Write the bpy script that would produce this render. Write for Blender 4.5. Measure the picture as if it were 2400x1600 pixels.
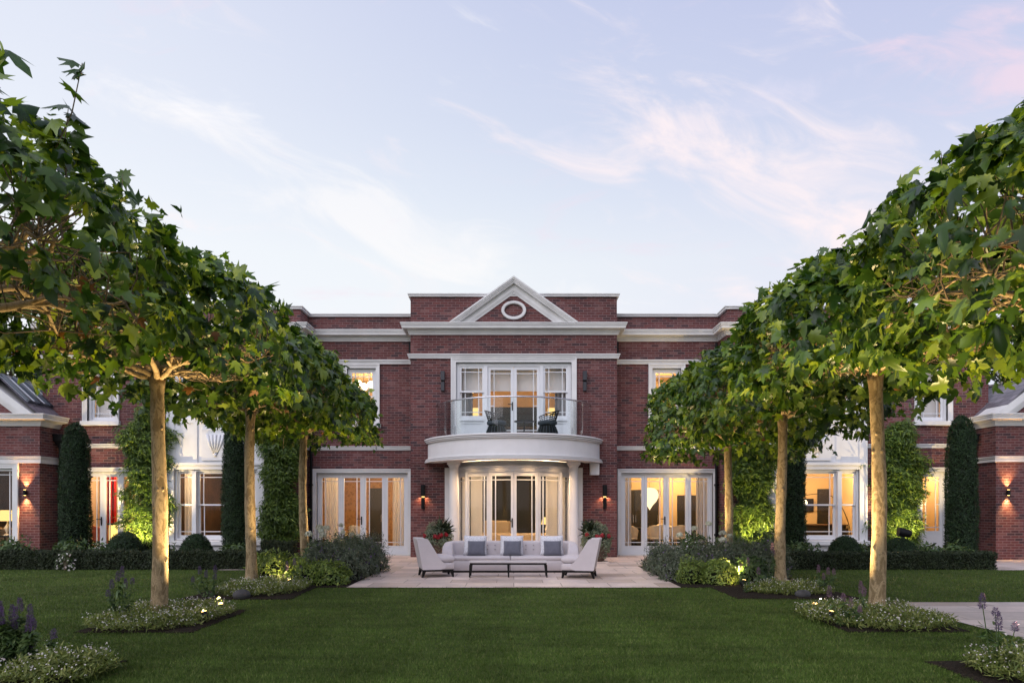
import bpy, math, random
import numpy as np
from mathutils import Vector

sc = bpy.context.scene
for o in list(bpy.data.objects):
    bpy.data.objects.remove(o)
C = sc.collection
R = math.radians
PI = math.pi

# ------------------------------------------------------------------ camera
cam = bpy.data.cameras.new('camera')
cam.lens = 24.0
cam.sensor_width = 36.0
cam.shift_x = -0.0017
cam.shift_y = 0.1604
cam.clip_start = 0.1
cam.clip_end = 2000
camo = bpy.data.objects.new('camera', cam)
camo.location = (0, 0, 1.5)
camo.rotation_euler = (R(90), 0, 0)
C.objects.link(camo)
sc.camera = camo

# ------------------------------------------------------------------ node helpers
def nd(nt, t, ins=None, **props):
    n = nt.nodes.new(t)
    for k, v in props.items():
        setattr(n, k, v)
    for k, v in (ins or {}).items():
        s = n.inputs[k]
        if isinstance(v, bpy.types.NodeSocket):
            nt.links.new(v, s)
        else:
            if isinstance(v, tuple) and len(v) == 3 and s.type == 'RGBA':
                v = v + (1,)
            s.default_value = v
    return n

def math_(nt, op, a, b=0.0, c=0.0, clamp=False):
    n = nd(nt, 'ShaderNodeMath', {0: a, 1: b, 2: c}, operation=op)
    n.use_clamp = clamp
    return n.outputs[0]

def mixc(nt, f, a, b, mode='MIX'):
    n = nt.nodes.new('ShaderNodeMix')
    n.data_type = 'RGBA'
    n.blend_type = mode
    for k, v in ((0, f), (6, a), (7, b)):
        s = n.inputs[k]
        if isinstance(v, bpy.types.NodeSocket):
            nt.links.new(v, s)
        else:
            if isinstance(v, tuple) and len(v) == 3:
                v = v + (1,)
            s.default_value = v
    return n.outputs[2]

def ramp(nt, fac, pts, interp='LINEAR'):
    n = nt.nodes.new('ShaderNodeValToRGB')
    n.color_ramp.interpolation = interp
    e = n.color_ramp.elements
    while len(e) < len(pts):
        e.new(0.5)
    for i, (p, c) in enumerate(pts):
        e[i].position = p
        e[i].color = tuple(c) + (1,) if isinstance(c, (tuple, list)) else (c, c, c, 1)
    nt.links.new(fac, n.inputs[0])
    return n.outputs[0]

def noise(nt, vec, scale, detail=3.0, rough=0.55, dist=0.0):
    n = nd(nt, 'ShaderNodeTexNoise', {'Vector': vec, 'Scale': scale, 'Detail': detail, 'Roughness': rough, 'Distortion': dist})
    return n.outputs[0]

def newmat(name):
    m = bpy.data.materials.new(name)
    m.use_nodes = True
    nt = m.node_tree
    nt.nodes.clear()
    out = nt.nodes.new('ShaderNodeOutputMaterial')
    return m, nt, out

def finish(nt, out, sh):
    nt.links.new(sh, out.inputs[0])

# ------------------------------------------------------------------ world: dusk sky
SUN_DIR = Vector((-0.55, -0.85, 0.85)).normalized()      # towards the light: behind the camera, to the left
w = bpy.data.worlds.new('World')
sc.world = w
w.use_nodes = True
nt = w.node_tree
nt.nodes.clear()
wout = nt.nodes.new('ShaderNodeOutputWorld')
tc = nt.nodes.new('ShaderNodeTexCoord')
sep = nd(nt, 'ShaderNodeSeparateXYZ', {0: tc.outputs['Generated']})
sx, sy, sz = sep.outputs
sky = nt.nodes.new('ShaderNodeTexSky')
sky.sky_type = 'NISHITA'
sky.sun_disc = False
sky.sun_elevation = math.asin(SUN_DIR.z)
sky.sun_rotation = math.atan2(SUN_DIR.x, SUN_DIR.y)
nish = mixc(nt, 1.0, sky.outputs[0], (0.10, 0.10, 0.10), 'MULTIPLY')
grad = ramp(nt, sz, [(0.0, (0.83, 0.84, 0.86)), (0.22, (0.84, 0.86, 0.89)), (0.33, (0.80, 0.84, 0.88)), (0.41, (0.70, 0.755, 0.855)),
                     (0.49, (0.62, 0.675, 0.82)), (0.60, (0.545, 0.595, 0.785)), (1.0, (0.46, 0.51, 0.72))])
azr = nd(nt, 'ShaderNodeMapRange', {0: sx, 1: -0.15, 2: 0.65, 3: 0.0, 4: 1.0}, interpolation_type='SMOOTHSTEP').outputs[0]
right = mixc(nt, 1.0, grad, (0.87, 0.86, 0.95), 'MULTIPLY')
azl = nd(nt, 'ShaderNodeMapRange', {0: sx, 1: -0.6, 2: 0.1, 3: 0.45, 4: 0.0}, interpolation_type='SMOOTHSTEP').outputs[0]
base = mixc(nt, azr, grad, right)
base = mixc(nt, azl, base, (0.88, 0.90, 0.95))
base = mixc(nt, 0.05, base, nish)
# thin clouds, laid out over the sky dome
yc = math_(nt, 'MAXIMUM', sy, 0.08)
u = math_(nt, 'DIVIDE', sx, yc)
v = math_(nt, 'DIVIDE', sz, yc)
uv = nd(nt, 'ShaderNodeCombineXYZ', {0: u, 1: v, 2: 0.0}).outputs[0]

def cloud_band(cu, cv, ang, su, sv, nscale, lo, hi, seed):
    m = nd(nt, 'ShaderNodeMapping', {'Vector': uv, 'Location': (-cu, -cv, 0)}).outputs[0]
    m = nd(nt, 'ShaderNodeMapping', {'Vector': m, 'Rotation': (0, 0, -ang)}).outputs[0]
    s = nd(nt, 'ShaderNodeSeparateXYZ', {0: m})
    a = math_(nt, 'DIVIDE', s.outputs[0], su)
    b = math_(nt, 'DIVIDE', s.outputs[1], sv)
    d = math_(nt, 'ADD', math_(nt, 'MULTIPLY', a, a), math_(nt, 'MULTIPLY', b, b))
    g = math_(nt, 'POWER', 2.718, math_(nt, 'MULTIPLY', d, -1.0))
    st = nd(nt, 'ShaderNodeMapping', {'Vector': m, 'Location': (seed, seed * 0.7, seed), 'Scale': (nscale, nscale * 2.6, 1)}).outputs[0]
    n = noise(nt, st, 1.0, 8.0, 0.60, 0.9)
    k = math_(nt, 'ADD', math_(nt, 'MULTIPLY', g, 0.55), math_(nt, 'MULTIPLY', math_(nt, 'SUBTRACT', n, 0.5), 1.9))
    return nd(nt, 'ShaderNodeMapRange', {0: k, 1: lo, 2: hi, 3: 0.0, 4: 1.0}, interpolation_type='SMOOTHSTEP').outputs[0]

c1 = cloud_band(-0.22, 0.43, -0.42, 0.36, 0.065, 5.0, 0.18, 0.78, 3.1)
c2 = cloud_band(0.42, 0.46, -0.30, 0.27, 0.125, 4.0, 0.10, 0.72, 7.7)
c3 = cloud_band(0.70, 0.67, 0.10, 0.16, 0.13, 4.0, 0.14, 0.68, 1.9)
c4 = cloud_band(0.30, 0.58, 0.25, 0.40, 0.05, 4.0, 0.38, 0.95, 5.3)
c5 = cloud_band(-0.50, 0.58, -0.35, 0.25, 0.06, 5.0, 0.35, 0.95, 9.3)
col = mixc(nt, math_(nt, 'MULTIPLY', c1, 0.55), base, (0.93, 0.90, 0.89))
col = mixc(nt, math_(nt, 'MULTIPLY', c5, 0.45), col, (0.97, 0.94, 0.94))
col = mixc(nt, math_(nt, 'MULTIPLY', c4, 0.40), col, (0.86, 0.78, 0.88))
col = mixc(nt, math_(nt, 'MULTIPLY', c2, 0.80), col, (0.96, 0.83, 0.83))
col = mixc(nt, math_(nt, 'MULTIPLY', c3, 0.70), col, (0.84, 0.66, 0.76))
below = nd(nt, 'ShaderNodeMapRange', {0: sz, 1: -0.05, 2: 0.0, 3: 0.0, 4: 1.0}).outputs[0]
col = mixc(nt, below, (0.10, 0.11, 0.08), col)
bg = nd(nt, 'ShaderNodeBackground', {'Color': col, 'Strength': 0.94})
nt.links.new(bg.outputs[0], wout.inputs[0])

sun = bpy.data.lights.new('sun', 'SUN')
sun.energy = 1.8
sun.angle = R(70)
sun.color = (0.95, 0.91, 1.0)
suno = bpy.data.objects.new('sun', sun)
suno.rotation_euler = SUN_DIR.to_track_quat('Z', 'Y').to_euler()
suno.location = (0, -5, 20)
C.objects.link(suno)

sc.view_settings.view_transform = 'Standard'
sc.view_settings.look = 'None'
sc.view_settings.exposure = 0.25
sc.view_settings.gamma = 1.0
sc.view_settings.use_curve_mapping = False
sc.cycles.use_denoising = True
sc.cycles.max_bounces = 8
sc.cycles.diffuse_bounces = 3
sc.cycles.glossy_bounces = 3
sc.cycles.transmission_bounces = 6
sc.cycles.transparent_max_bounces = 12
sc.cycles.sample_clamp_indirect = 4.0
sc.cycles.caustics_reflective = False
sc.cycles.caustics_refractive = False
sc.cycles.use_adaptive_sampling = True
sc.cycles.adaptive_threshold = 0.015

# ------------------------------------------------------------------ materials
def simple(name, colr, rough=0.5, metal=0.0, var=0.0, vscale=6.0, bump=0.0, bscale=60.0, spec=0.5, sheen=0.0):
    m, nt, out = newmat(name)
    p = nd(nt, 'ShaderNodeBsdfPrincipled', {'Base Color': colr, 'Roughness': rough, 'Metallic': metal, 'Specular IOR Level': spec, 'Sheen Weight': sheen})
    geo = nt.nodes.new('ShaderNodeNewGeometry')
    if var:
        n = noise(nt, geo.outputs['Position'], vscale, 4.0)
        lo = tuple(c * (1 - var) for c in colr)
        hi = tuple(min(1, c * (1 + var)) for c in colr)
        nt.links.new(ramp(nt, n, [(0.3, lo), (0.7, hi)]), p.inputs['Base Color'])
    if bump:
        b = nd(nt, 'ShaderNodeBump', {'Height': noise(nt, geo.outputs['Position'], bscale, 3.0), 'Strength': bump, 'Distance': 0.01})
        nt.links.new(b.outputs[0], p.inputs['Normal'])
    finish(nt, out, p.outputs[0])
    return m

def emissive(name, colr, strength):
    m, nt, out = newmat(name)
    e = nd(nt, 'ShaderNodeEmission', {'Color': colr, 'Strength': strength})
    finish(nt, out, e.outputs[0])
    return m

def brick_mat():
    m, nt, out = newmat('brick')
    geo = nt.nodes.new('ShaderNodeNewGeometry')
    ps = nd(nt, 'ShaderNodeSeparateXYZ', {0: geo.outputs['Position']})
    ns = nd(nt, 'ShaderNodeSeparateXYZ', {0: geo.outputs['True Normal']})
    side = math_(nt, 'GREATER_THAN', math_(nt, 'ABSOLUTE', ns.outputs[0]), 0.7)
    un = math_(nt, 'ADD', math_(nt, 'MULTIPLY', ps.outputs[0], math_(nt, 'SUBTRACT', 1.0, side)), math_(nt, 'MULTIPLY', ps.outputs[1], side))
    vec = nd(nt, 'ShaderNodeCombineXYZ', {0: un, 1: ps.outputs[2], 2: 0.0}).outputs[0]
    b = nd(nt, 'ShaderNodeTexBrick', {'Vector': vec, 'Color1': (0, 0, 0), 'Color2': (1, 1, 1), 'Mortar': (0.5, 0.5, 0.5), 'Scale': 1.0,
                                     'Mortar Size': 0.0058, 'Mortar Smooth': 0.25, 'Bias': 0.0, 'Brick Width': 0.225, 'Row Height': 0.075})
    b.offset = 0.5
    bc = ramp(nt, b.outputs['Color'], [(0.0, (0.056, 0.033, 0.037)), (0.14, (0.082, 0.036, 0.038)), (0.36, (0.112, 0.041, 0.041)),
                                       (0.62, (0.138, 0.047, 0.044)), (0.82, (0.118, 0.041, 0.041)), (1.0, (0.172, 0.080, 0.074))])
    big = noise(nt, geo.outputs['Position'], 0.9, 4.0)
    bc = mixc(nt, 1.0, bc, ramp(nt, big, [(0.3, 0.74), (0.7, 1.20)]), 'MULTIPLY')
    fine = noise(nt, geo.outputs['Position'], 55.0, 3.0)
    bc = mixc(nt, 1.0, bc, ramp(nt, fine, [(0.25, 0.7), (0.75, 1.3)]), 'MULTIPLY')
    eff = noise(nt, geo.outputs['Position'], 2.6, 5.0)
    bc = mixc(nt, ramp(nt, eff, [(0.56, 0.0), (0.78, 0.22)]), bc, (0.27, 0.19, 0.19))
    cc = mixc(nt, b.outputs['Fac'], bc, (0.215, 0.150, 0.145))
    p = nd(nt, 'ShaderNodeBsdfPrincipled', {'Base Color': cc, 'Roughness': 0.85, 'Specular IOR Level': 0.25})
    h = math_(nt, 'SUBTRACT', math_(nt, 'MULTIPLY', fine, 0.3), b.outputs['Fac'])
    bp = nd(nt, 'ShaderNodeBump', {'Height': h, 'Strength': 0.6, 'Distance': 0.006})
    nt.links.new(bp.outputs[0], p.inputs['Normal'])
    finish(nt, out, p.outputs[0])
    return m

def paving_mat(name, tint, bw=0.9, rh=0.6):
    m, nt, out = newmat(name)
    geo = nt.nodes.new('ShaderNodeNewGeometry')
    b = nd(nt, 'ShaderNodeTexBrick', {'Vector': geo.outputs['Position'], 'Color1': (0, 0, 0), 'Color2': (1, 1, 1), 'Mortar': (0.5, 0.5, 0.5), 'Scale': 1.0,
                                     'Mortar Size': 0.010, 'Mortar Smooth': 0.3, 'Brick Width': bw, 'Row Height': rh})
    b.offset = 0.37
    t = tint
    bc = ramp(nt, b.outputs['Color'], [(0.0, (t[0] * .72, t[1] * .68, t[2] * .64)), (0.5, t), (1.0, (t[0] * 1.12, t[1] * 1.10, t[2] * 1.08))])
    n1 = noise(nt, geo.outputs['Position'], 2.2, 6.0, 0.6, 0.6)
    n2 = noise(nt, geo.outputs['Position'], 28.0, 4.0)
    bc = mixc(nt, 1.0, bc, ramp(nt, n1, [(0.3, 0.80), (0.7, 1.12)]), 'MULTIPLY')
    bc = mixc(nt, 1.0, bc, ramp(nt, n2, [(0.3, 0.92), (0.7, 1.06)]), 'MULTIPLY')
    cc = mixc(nt, b.outputs['Fac'], bc, (t[0] * 0.45, t[1] * 0.42, t[2] * 0.38))
    rr = ramp(nt, n1, [(0.3, 0.45), (0.7, 0.7)])
    p = nd(nt, 'ShaderNodeBsdfPrincipled', {'Base Color': cc, 'Roughness': rr, 'Specular IOR Level': 0.35})
    bp = nd(nt, 'ShaderNodeBump', {'Height': math_(nt, 'SUBTRACT', math_(nt, 'MULTIPLY', n2, 0.4), b.outputs['Fac']), 'Strength': 0.4, 'Distance': 0.006})
    nt.links.new(bp.outputs[0], p.inputs['Normal'])
    finish(nt, out, p.outputs[0])
    return m

def leaf_mat(name, cols, transl=0.3, rough=0.4, tint=(1.15, 1.25, 0.6), spec=0.5, nscale=3.0):
    m, nt, out = newmat(name)
    geo = nt.nodes.new('ShaderNodeNewGeometry')
    r = geo.outputs['Random Per Island']
    k = len(cols) - 1
    bc = ramp(nt, r, [(i / k, c) for i, c in enumerate(cols)])
    n = noise(nt, geo.outputs['Position'], nscale, 3.0)
    bc = mixc(nt, 1.0, bc, ramp(nt, n, [(0.3, 0.75), (0.7, 1.25)]), 'MULTIPLY')
    p = nd(nt, 'ShaderNodeBsdfPrincipled', {'Base Color': bc, 'Roughness': rough, 'Specular IOR Level': spec})
    tr = nd(nt, 'ShaderNodeBsdfTranslucent', {'Color': mixc(nt, 1.0, bc, tint, 'MULTIPLY')})
    mx = nd(nt, 'ShaderNodeMixShader', {0: transl, 1: p.outputs[0], 2: tr.outputs[0]})
    finish(nt, out, mx.outputs[0])
    return m

def bark_mat():
    m, nt, out = newmat('plane_bark')
    geo = nt.nodes.new('ShaderNodeNewGeometry')
    mp = nd(nt, 'ShaderNodeMapping', {'Vector': geo.outputs['Position'], 'Scale': (1, 1, 0.45)}).outputs[0]
    n1 = noise(nt, mp, 11.0, 2.0, 0.5, 0.9)
    n2 = noise(nt, mp, 19.0, 2.0, 0.5, 0.6)
    n3 = noise(nt, geo.outputs['Position'], 70.0, 3.0)
    a = ramp(nt, n1, [(0.0, (0.17, 0.12, 0.062)), (0.41, (0.19, 0.135, 0.07)), (0.46, (0.30, 0.22, 0.125)), (0.58, (0.33, 0.25, 0.145)), (0.62, (0.225, 0.165, 0.09)), (1, (0.20, 0.15, 0.08))])
    a = mixc(nt, ramp(nt, n2, [(0.60, 0.0), (0.65, 0.5)]), a, (0.15, 0.105, 0.06))
    a = mixc(nt, 1.0, a, ramp(nt, n3, [(0.3, 0.8), (0.7, 1.2)]), 'MULTIPLY')
    p = nd(nt, 'ShaderNodeBsdfPrincipled', {'Base Color': a, 'Roughness': 0.8, 'Specular IOR Level': 0.25})
    bp = nd(nt, 'ShaderNodeBump', {'Height': math_(nt, 'ADD', n1, math_(nt, 'MULTIPLY', n3, 0.2)), 'Strength': 0.5, 'Distance': 0.02})
    nt.links.new(bp.outputs[0], p.inputs['Normal'])
    finish(nt, out, p.outputs[0])
    return m

def lawn_mat():
    m, nt, out = newmat('lawn')
    geo = nt.nodes.new('ShaderNodeNewGeometry')
    n1 = noise(nt, geo.outputs['Position'], 0.7, 4.0)
    st = nd(nt, 'ShaderNodeMapping', {'Vector': geo.outputs['Position'], 'Scale': (1.3, 4.5, 1)}).outputs[0]
    n2 = noise(nt, st, 3.0, 5.0, 0.65)
    n3 = noise(nt, geo.outputs['Position'], 90.0, 3.0, 0.7)
    a = ramp(nt, n2, [(0.28, (0.032, 0.054, 0.008)), (0.5, (0.052, 0.080, 0.014)), (0.74, (0.085, 0.112, 0.027))])
    a = mixc(nt, 1.0, a, ramp(nt, n1, [(0.3, 0.82), (0.7, 1.18)]), 'MULTIPLY')
    a = mixc(nt, 1.0, a, ramp(nt, n3, [(0.3, 0.6), (0.7, 1.35)]), 'MULTIPLY')
    p = nd(nt, 'ShaderNodeBsdfPrincipled', {'Base Color': a, 'Roughness': 0.8, 'Specular IOR Level': 0.15})
    bp = nd(nt, 'ShaderNodeBump', {'Height': n3, 'Strength': 0.8, 'Distance': 0.03})
    nt.links.new(bp.outputs[0], p.inputs['Normal'])
    finish(nt, out, p.outputs[0])
    return m

def grass_blade_mat():
    m, nt, out = newmat('grass_blades')
    geo = nt.nodes.new('ShaderNodeNewGeometry')
    r = geo.outputs['Random Per Island']
    a = ramp(nt, r, [(0.0, (0.042, 0.082, 0.010)), (0.5, (0.073, 0.124, 0.020)), (0.85, (0.116, 0.168, 0.036)), (1.0, (0.19, 0.205, 0.07))])
    n1 = noise(nt, geo.outputs['Position'], 0.7, 4.0)
    st = nd(nt, 'ShaderNodeMapping', {'Vector': geo.outputs['Position'], 'Rotation': (0, 0, .12), 'Scale': (0.45, 2.2, 1)}).outputs[0]
    n2 = noise(nt, st, 1.6, 5.0, 0.68)
    a = mixc(nt, 1.0, a, ramp(nt, n1, [(0.3, 0.80), (0.7, 1.20)]), 'MULTIPLY')
    a = mixc(nt, 1.0, a, ramp(nt, n2, [(0.34, 0.68), (0.66, 1.32)]), 'MULTIPLY')
    px = nd(nt, 'ShaderNodeSeparateXYZ', {0: geo.outputs['Position']}).outputs[0]
    stp = math_(nt, 'SINE', math_(nt, 'MULTIPLY', px, 2 * PI / 1.1))  # mowing stripes: light on leaning blades put into the colour
    a = mixc(nt, 1.0, a, nd(nt, 'ShaderNodeMapRange', {0: stp, 1: -0.5, 2: 0.5, 3: 0.98, 4: 1.03}).outputs[0], 'MULTIPLY')
    p = nd(nt, 'ShaderNodeBsdfPrincipled', {'Base Color': a, 'Roughness': 0.6, 'Specular IOR Level': 0.2})
    tr = nd(nt, 'ShaderNodeBsdfTranslucent', {'Color': a})
    mx = nd(nt, 'ShaderNodeMixShader', {0: 0.25, 1: p.outputs[0], 2: tr.outputs[0]})
    finish(nt, out, mx.outputs[0])
    return m

def glass_mat(name='window_glass', refl=1.0, tint=(1, 1, 1)):
    m, nt, out = newmat(name)
    f = nd(nt, 'ShaderNodeFresnel', {'IOR': 1.45})
    k = math_(nt, 'MULTIPLY', f.outputs[0], refl, clamp=True)
    tr = nd(nt, 'ShaderNodeBsdfTransparent', {'Color': tint})
    gl = nd(nt, 'ShaderNodeBsdfGlossy', {'Color': (1, 1, 1), 'Roughness': 0.02})
    mx = nd(nt, 'ShaderNodeMixShader', {0: k, 1: tr.outputs[0], 2: gl.outputs[0]})
    finish(nt, out, mx.outputs[0])
    return m

def curtain_mat(name, colr, transl=0.45):
    m, nt, out = newmat(name)
    geo = nt.nodes.new('ShaderNodeNewGeometry')
    n = noise(nt, geo.outputs['Position'], 160.0, 2.0)
    cc = mixc(nt, 1.0, colr, ramp(nt, n, [(0.3, 0.96), (0.7, 1.03)]), 'MULTIPLY')
    p = nd(nt, 'ShaderNodeBsdfPrincipled', {'Base Color': cc, 'Roughness': 0.9, 'Specular IOR Level': 0.1})
    tr = nd(nt, 'ShaderNodeBsdfTranslucent', {'Color': cc})
    mx = nd(nt, 'ShaderNodeMixShader', {0: transl, 1: p.outputs[0], 2: tr.outputs[0]})
    finish(nt, out, mx.outputs[0])
    return m

def damask_mat(name, a, b, scale):
    m, nt, out = newmat(name)
    geo = nt.nodes.new('ShaderNodeNewGeometry')
    vo = nd(nt, 'ShaderNodeTexVoronoi', {'Vector': geo.outputs['Position'], 'Scale': scale})
    cc = ramp(nt, vo.outputs[0], [(0.2, a), (0.6, b)])
    p = nd(nt, 'ShaderNodeBsdfPrincipled', {'Base Color': cc, 'Roughness': 0.6})
    finish(nt, out, p.outputs[0])
    return m

def soil_mat():
    m, nt, out = newmat('soil')
    geo = nt.nodes.new('ShaderNodeNewGeometry')
    n = noise(nt, geo.outputs['Position'], 35.0, 5.0, 0.7)
    cc = ramp(nt, n, [(0.3, (0.010, 0.008, 0.006)), (0.7, (0.045, 0.034, 0.026))])
    p = nd(nt, 'ShaderNodeBsdfPrincipled', {'Base Color': cc, 'Roughness': 0.95, 'Specular IOR Level': 0.1})
    bp = nd(nt, 'ShaderNodeBump', {'Height': n, 'Strength': 1.0, 'Distance': 0.03})
    nt.links.new(bp.outputs[0], p.inputs['Normal'])
    finish(nt, out, p.outputs[0])
    return m

def zigzag_mat():
    m, nt, out = newmat('patterned_linen')
    tcn = nt.nodes.new('ShaderNodeTexCoord')
    vo = nd(nt, 'ShaderNodeTexVoronoi', {'Vector': tcn.outputs['Object'], 'Scale': 55.0}, feature='DISTANCE_TO_EDGE')
    cc = ramp(nt, vo.outputs[0], [(0.05, (0.42, 0.42, 0.47)), (0.16, (0.82, 0.80, 0.82))])
    p = nd(nt, 'ShaderNodeBsdfPrincipled', {'Base Color': cc, 'Roughness': 0.9, 'Specular IOR Level': 0.1})
    finish(nt, out, p.outputs[0])
    return m

def slate_mat():
    m, nt, out = newmat('slate')
    geo = nt.nodes.new('ShaderNodeNewGeometry')
    ps = nd(nt, 'ShaderNodeSeparateXYZ', {0: geo.outputs['Position']})
    vec = nd(nt, 'ShaderNodeCombineXYZ', {0: math_(nt, 'ADD', ps.outputs[1], math_(nt, 'MULTIPLY', ps.outputs[0], 0.3)), 1: math_(nt, 'MULTIPLY', ps.outputs[2], 1.4), 2: 0.0}).outputs[0]
    b = nd(nt, 'ShaderNodeTexBrick', {'Vector': vec, 'Color1': (0.13, 0.12, 0.14), 'Color2': (0.22, 0.20, 0.23), 'Mortar': (0.05, 0.05, 0.06), 'Scale': 1.0,
                                     'Mortar Size': 0.01, 'Brick Width': 0.3, 'Row Height': 0.2})
    p = nd(nt, 'ShaderNodeBsdfPrincipled', {'Base Color': b.outputs['Color'], 'Roughness': 0.45})
    finish(nt, out, p.outputs[0])
    return m

M = {}
M['brick'] = brick_mat()
M['trim'] = simple('painted_stone_trim', (0.66, 0.65, 0.645), 0.6, var=0.10, vscale=1.7)
M['frame'] = simple('painted_timber', (0.68, 0.68, 0.70), 0.42, var=0.03, vscale=5.0)
M['render'] = simple('white_render', (0.74, 0.72, 0.72), 0.7, var=0.04, vscale=2.5, bump=0.05, bscale=90)
M['pave'] = paving_mat('limestone_paving', (0.66, 0.54, 0.48))
M['pathp'] = paving_mat('path_paving', (0.55, 0.475, 0.44), 1.2, 0.6)
M['lawn'] = lawn_mat()
M['blade'] = grass_blade_mat()
M['soil'] = soil_mat()
M['leaf'] = leaf_mat('plane_leaf', [(0.014, 0.038, 0.010), (0.026, 0.065, 0.014), (0.048, 0.104, 0.018), (0.086, 0.156, 0.024), (0.140, 0.215, 0.032), (0.23, 0.30, 0.05)], 0.40, 0.34, (1.5, 1.45, 0.42), 0.5)  # dark-to-bright spread widened to carry lit leaves and shaded gaps in colour
M['deadleaf'] = leaf_mat('withered_leaf', [(0.12, 0.05, 0.02), (0.20, 0.09, 0.03), (0.16, 0.06, 0.02)], 0.25, 0.7)
M['bark'] = bark_mat()
M['twig'] = simple('twig_bark', (0.13, 0.095, 0.06), 0.85, var=0.3, vscale=20, bump=0.3)
M['yew'] = leaf_mat('yew_needles', [(0.008, 0.022, 0.010), (0.014, 0.034, 0.013), (0.022, 0.048, 0.016), (0.035, 0.065, 0.02)], 0.12, 0.55, spec=0.3, nscale=6)
M['box'] = leaf_mat('hedge_leaf', [(0.010, 0.018, 0.008), (0.016, 0.028, 0.010), (0.026, 0.040, 0.014), (0.04, 0.05, 0.02)], 0.12, 0.55, spec=0.3, nscale=5)
M['core'] = simple('foliage_core', (0.012, 0.014, 0.008), 0.95, spec=0.1)  # near-black solid fill in place of the dark inside of foliage
M['climb'] = leaf_mat('climber_leaf', [(0.040, 0.080, 0.018), (0.070, 0.125, 0.022), (0.11, 0.175, 0.026), (0.17, 0.24, 0.034)], 0.30, 0.5, nscale=4)
M['lime'] = leaf_mat('lime_shrub_leaf', [(0.060, 0.105, 0.018), (0.11, 0.165, 0.026), (0.17, 0.235, 0.038), (0.24, 0.30, 0.055)], 0.25, 0.5, nscale=8)
M['sage'] = leaf_mat('grey_green_leaf', [(0.050, 0.070, 0.038), (0.085, 0.110, 0.062), (0.125, 0.150, 0.095), (0.19, 0.205, 0.15)], 0.2, 0.7, (1, 1.1, .8), nscale=6)
M['fresh'] = leaf_mat('border_leaf', [(0.025, 0.055, 0.016), (0.045, 0.085, 0.022), (0.070, 0.120, 0.030), (0.10, 0.15, 0.04)], 0.25, 0.5, nscale=6)
M['fern'] = leaf_mat('daisy_foliage', [(0.080, 0.115, 0.024), (0.13, 0.17, 0.038), (0.19, 0.225, 0.055), (0.27, 0.28, 0.085)], 0.25, 0.6, nscale=6)
M['varieg'] = leaf_mat('variegated_leaf', [(0.06, 0.09, 0.05), (0.12, 0.16, 0.09), (0.22, 0.26, 0.17), (0.32, 0.35, 0.25)], 0.2, 0.6, nscale=8)
M['daisy'] = leaf_mat('white_petals', [(0.50, 0.48, 0.43), (0.62, 0.60, 0.56), (0.55, 0.46, 0.44)], 0.25, 0.7, (1, 1, .95))
M['purple'] = leaf_mat('purple_florets', [(0.055, 0.035, 0.075), (0.10, 0.058, 0.15), (0.15, 0.085, 0.21), (0.05, 0.035, 0.045)], 0.15, 0.7, (1, 1, 1))
M['pink'] = leaf_mat('pink_florets', [(0.16, 0.085, 0.13), (0.25, 0.14, 0.21), (0.12, 0.075, 0.09)], 0.15, 0.7, (1, 1, 1))
M['hydra'] = leaf_mat('hydrangea_florets', [(0.48, 0.50, 0.36), (0.62, 0.62, 0.50), (0.70, 0.69, 0.62)], 0.25, 0.7, (1, 1, .9))
M['red'] = leaf_mat('red_petals', [(0.25, 0.008, 0.015), (0.38, 0.012, 0.02), (0.18, 0.005, 0.01)], 0.2, 0.6, (1, .6, .6))
M['darktree'] = leaf_mat('far_tree_leaf', [(0.016, 0.026, 0.016), (0.024, 0.038, 0.020), (0.036, 0.052, 0.026)], 0.15, 0.6, spec=0.3, nscale=0.6)
M['black'] = simple('black_metal', (0.006, 0.006, 0.007), 0.5, var=0.2, spec=0.2)
M['lampgrey'] = simple('lamp_grey_metal', (0.035, 0.035, 0.042), 0.45, 0.3)
M['darkwood'] = simple('ebonised_wood', (0.006, 0.005, 0.005), 0.45, var=0.3, vscale=12, spec=0.2)
M['steel'] = simple('brushed_steel', (0.62, 0.62, 0.64), 0.25, 1.0)
M['sofa'] = simple('oatmeal_weave', (0.54, 0.49, 0.505), 0.92, var=0.05, vscale=4, bump=0.25, bscale=420, spec=0.15, sheen=0.2)
M['button'] = simple('shaded_button', (0.33, 0.295, 0.31), 0.9)  # darker than the weave: shade of the tufting dimples put into the colour
M['sofatop'] = simple('table_linen_top', (0.50, 0.46, 0.47), 0.7, var=0.05)
M['grey'] = simple('slate_grey_velvet', (0.115, 0.115, 0.145), 0.85, var=0.12, vscale=9, bump=0.2, bscale=300, spec=0.2, sheen=0.4)
M['zig'] = zigzag_mat()
M['glass'] = glass_mat('window_glass', 0.30)
M['balglass'] = glass_mat('balustrade_glass', 0.50, (0.93, 0.96, 0.965))
M['slate'] = slate_mat()
M['zinc'] = simple('zinc_bars', (0.075, 0.09, 0.11), 0.4, 0.5)
M['skyglass'] = simple('skylight_glass', (0.86, 0.88, 0.90), 0.25, spec=0.8)  # near-white base colour carries the sky's reflection in the glass
M['terra'] = simple('brown_clay', (0.09, 0.05, 0.035), 0.7, var=0.25)
M['stone'] = simple('dark_stone', (0.055, 0.052, 0.055), 0.8, var=0.3, vscale=12, bump=0.4)
M['wicker'] = simple('black_wicker', (0.007, 0.007, 0.008), 0.55, spec=0.25)
M['pad'] = simple('grey_blue_seat_pad', (0.06, 0.07, 0.085), 0.8)
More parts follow.
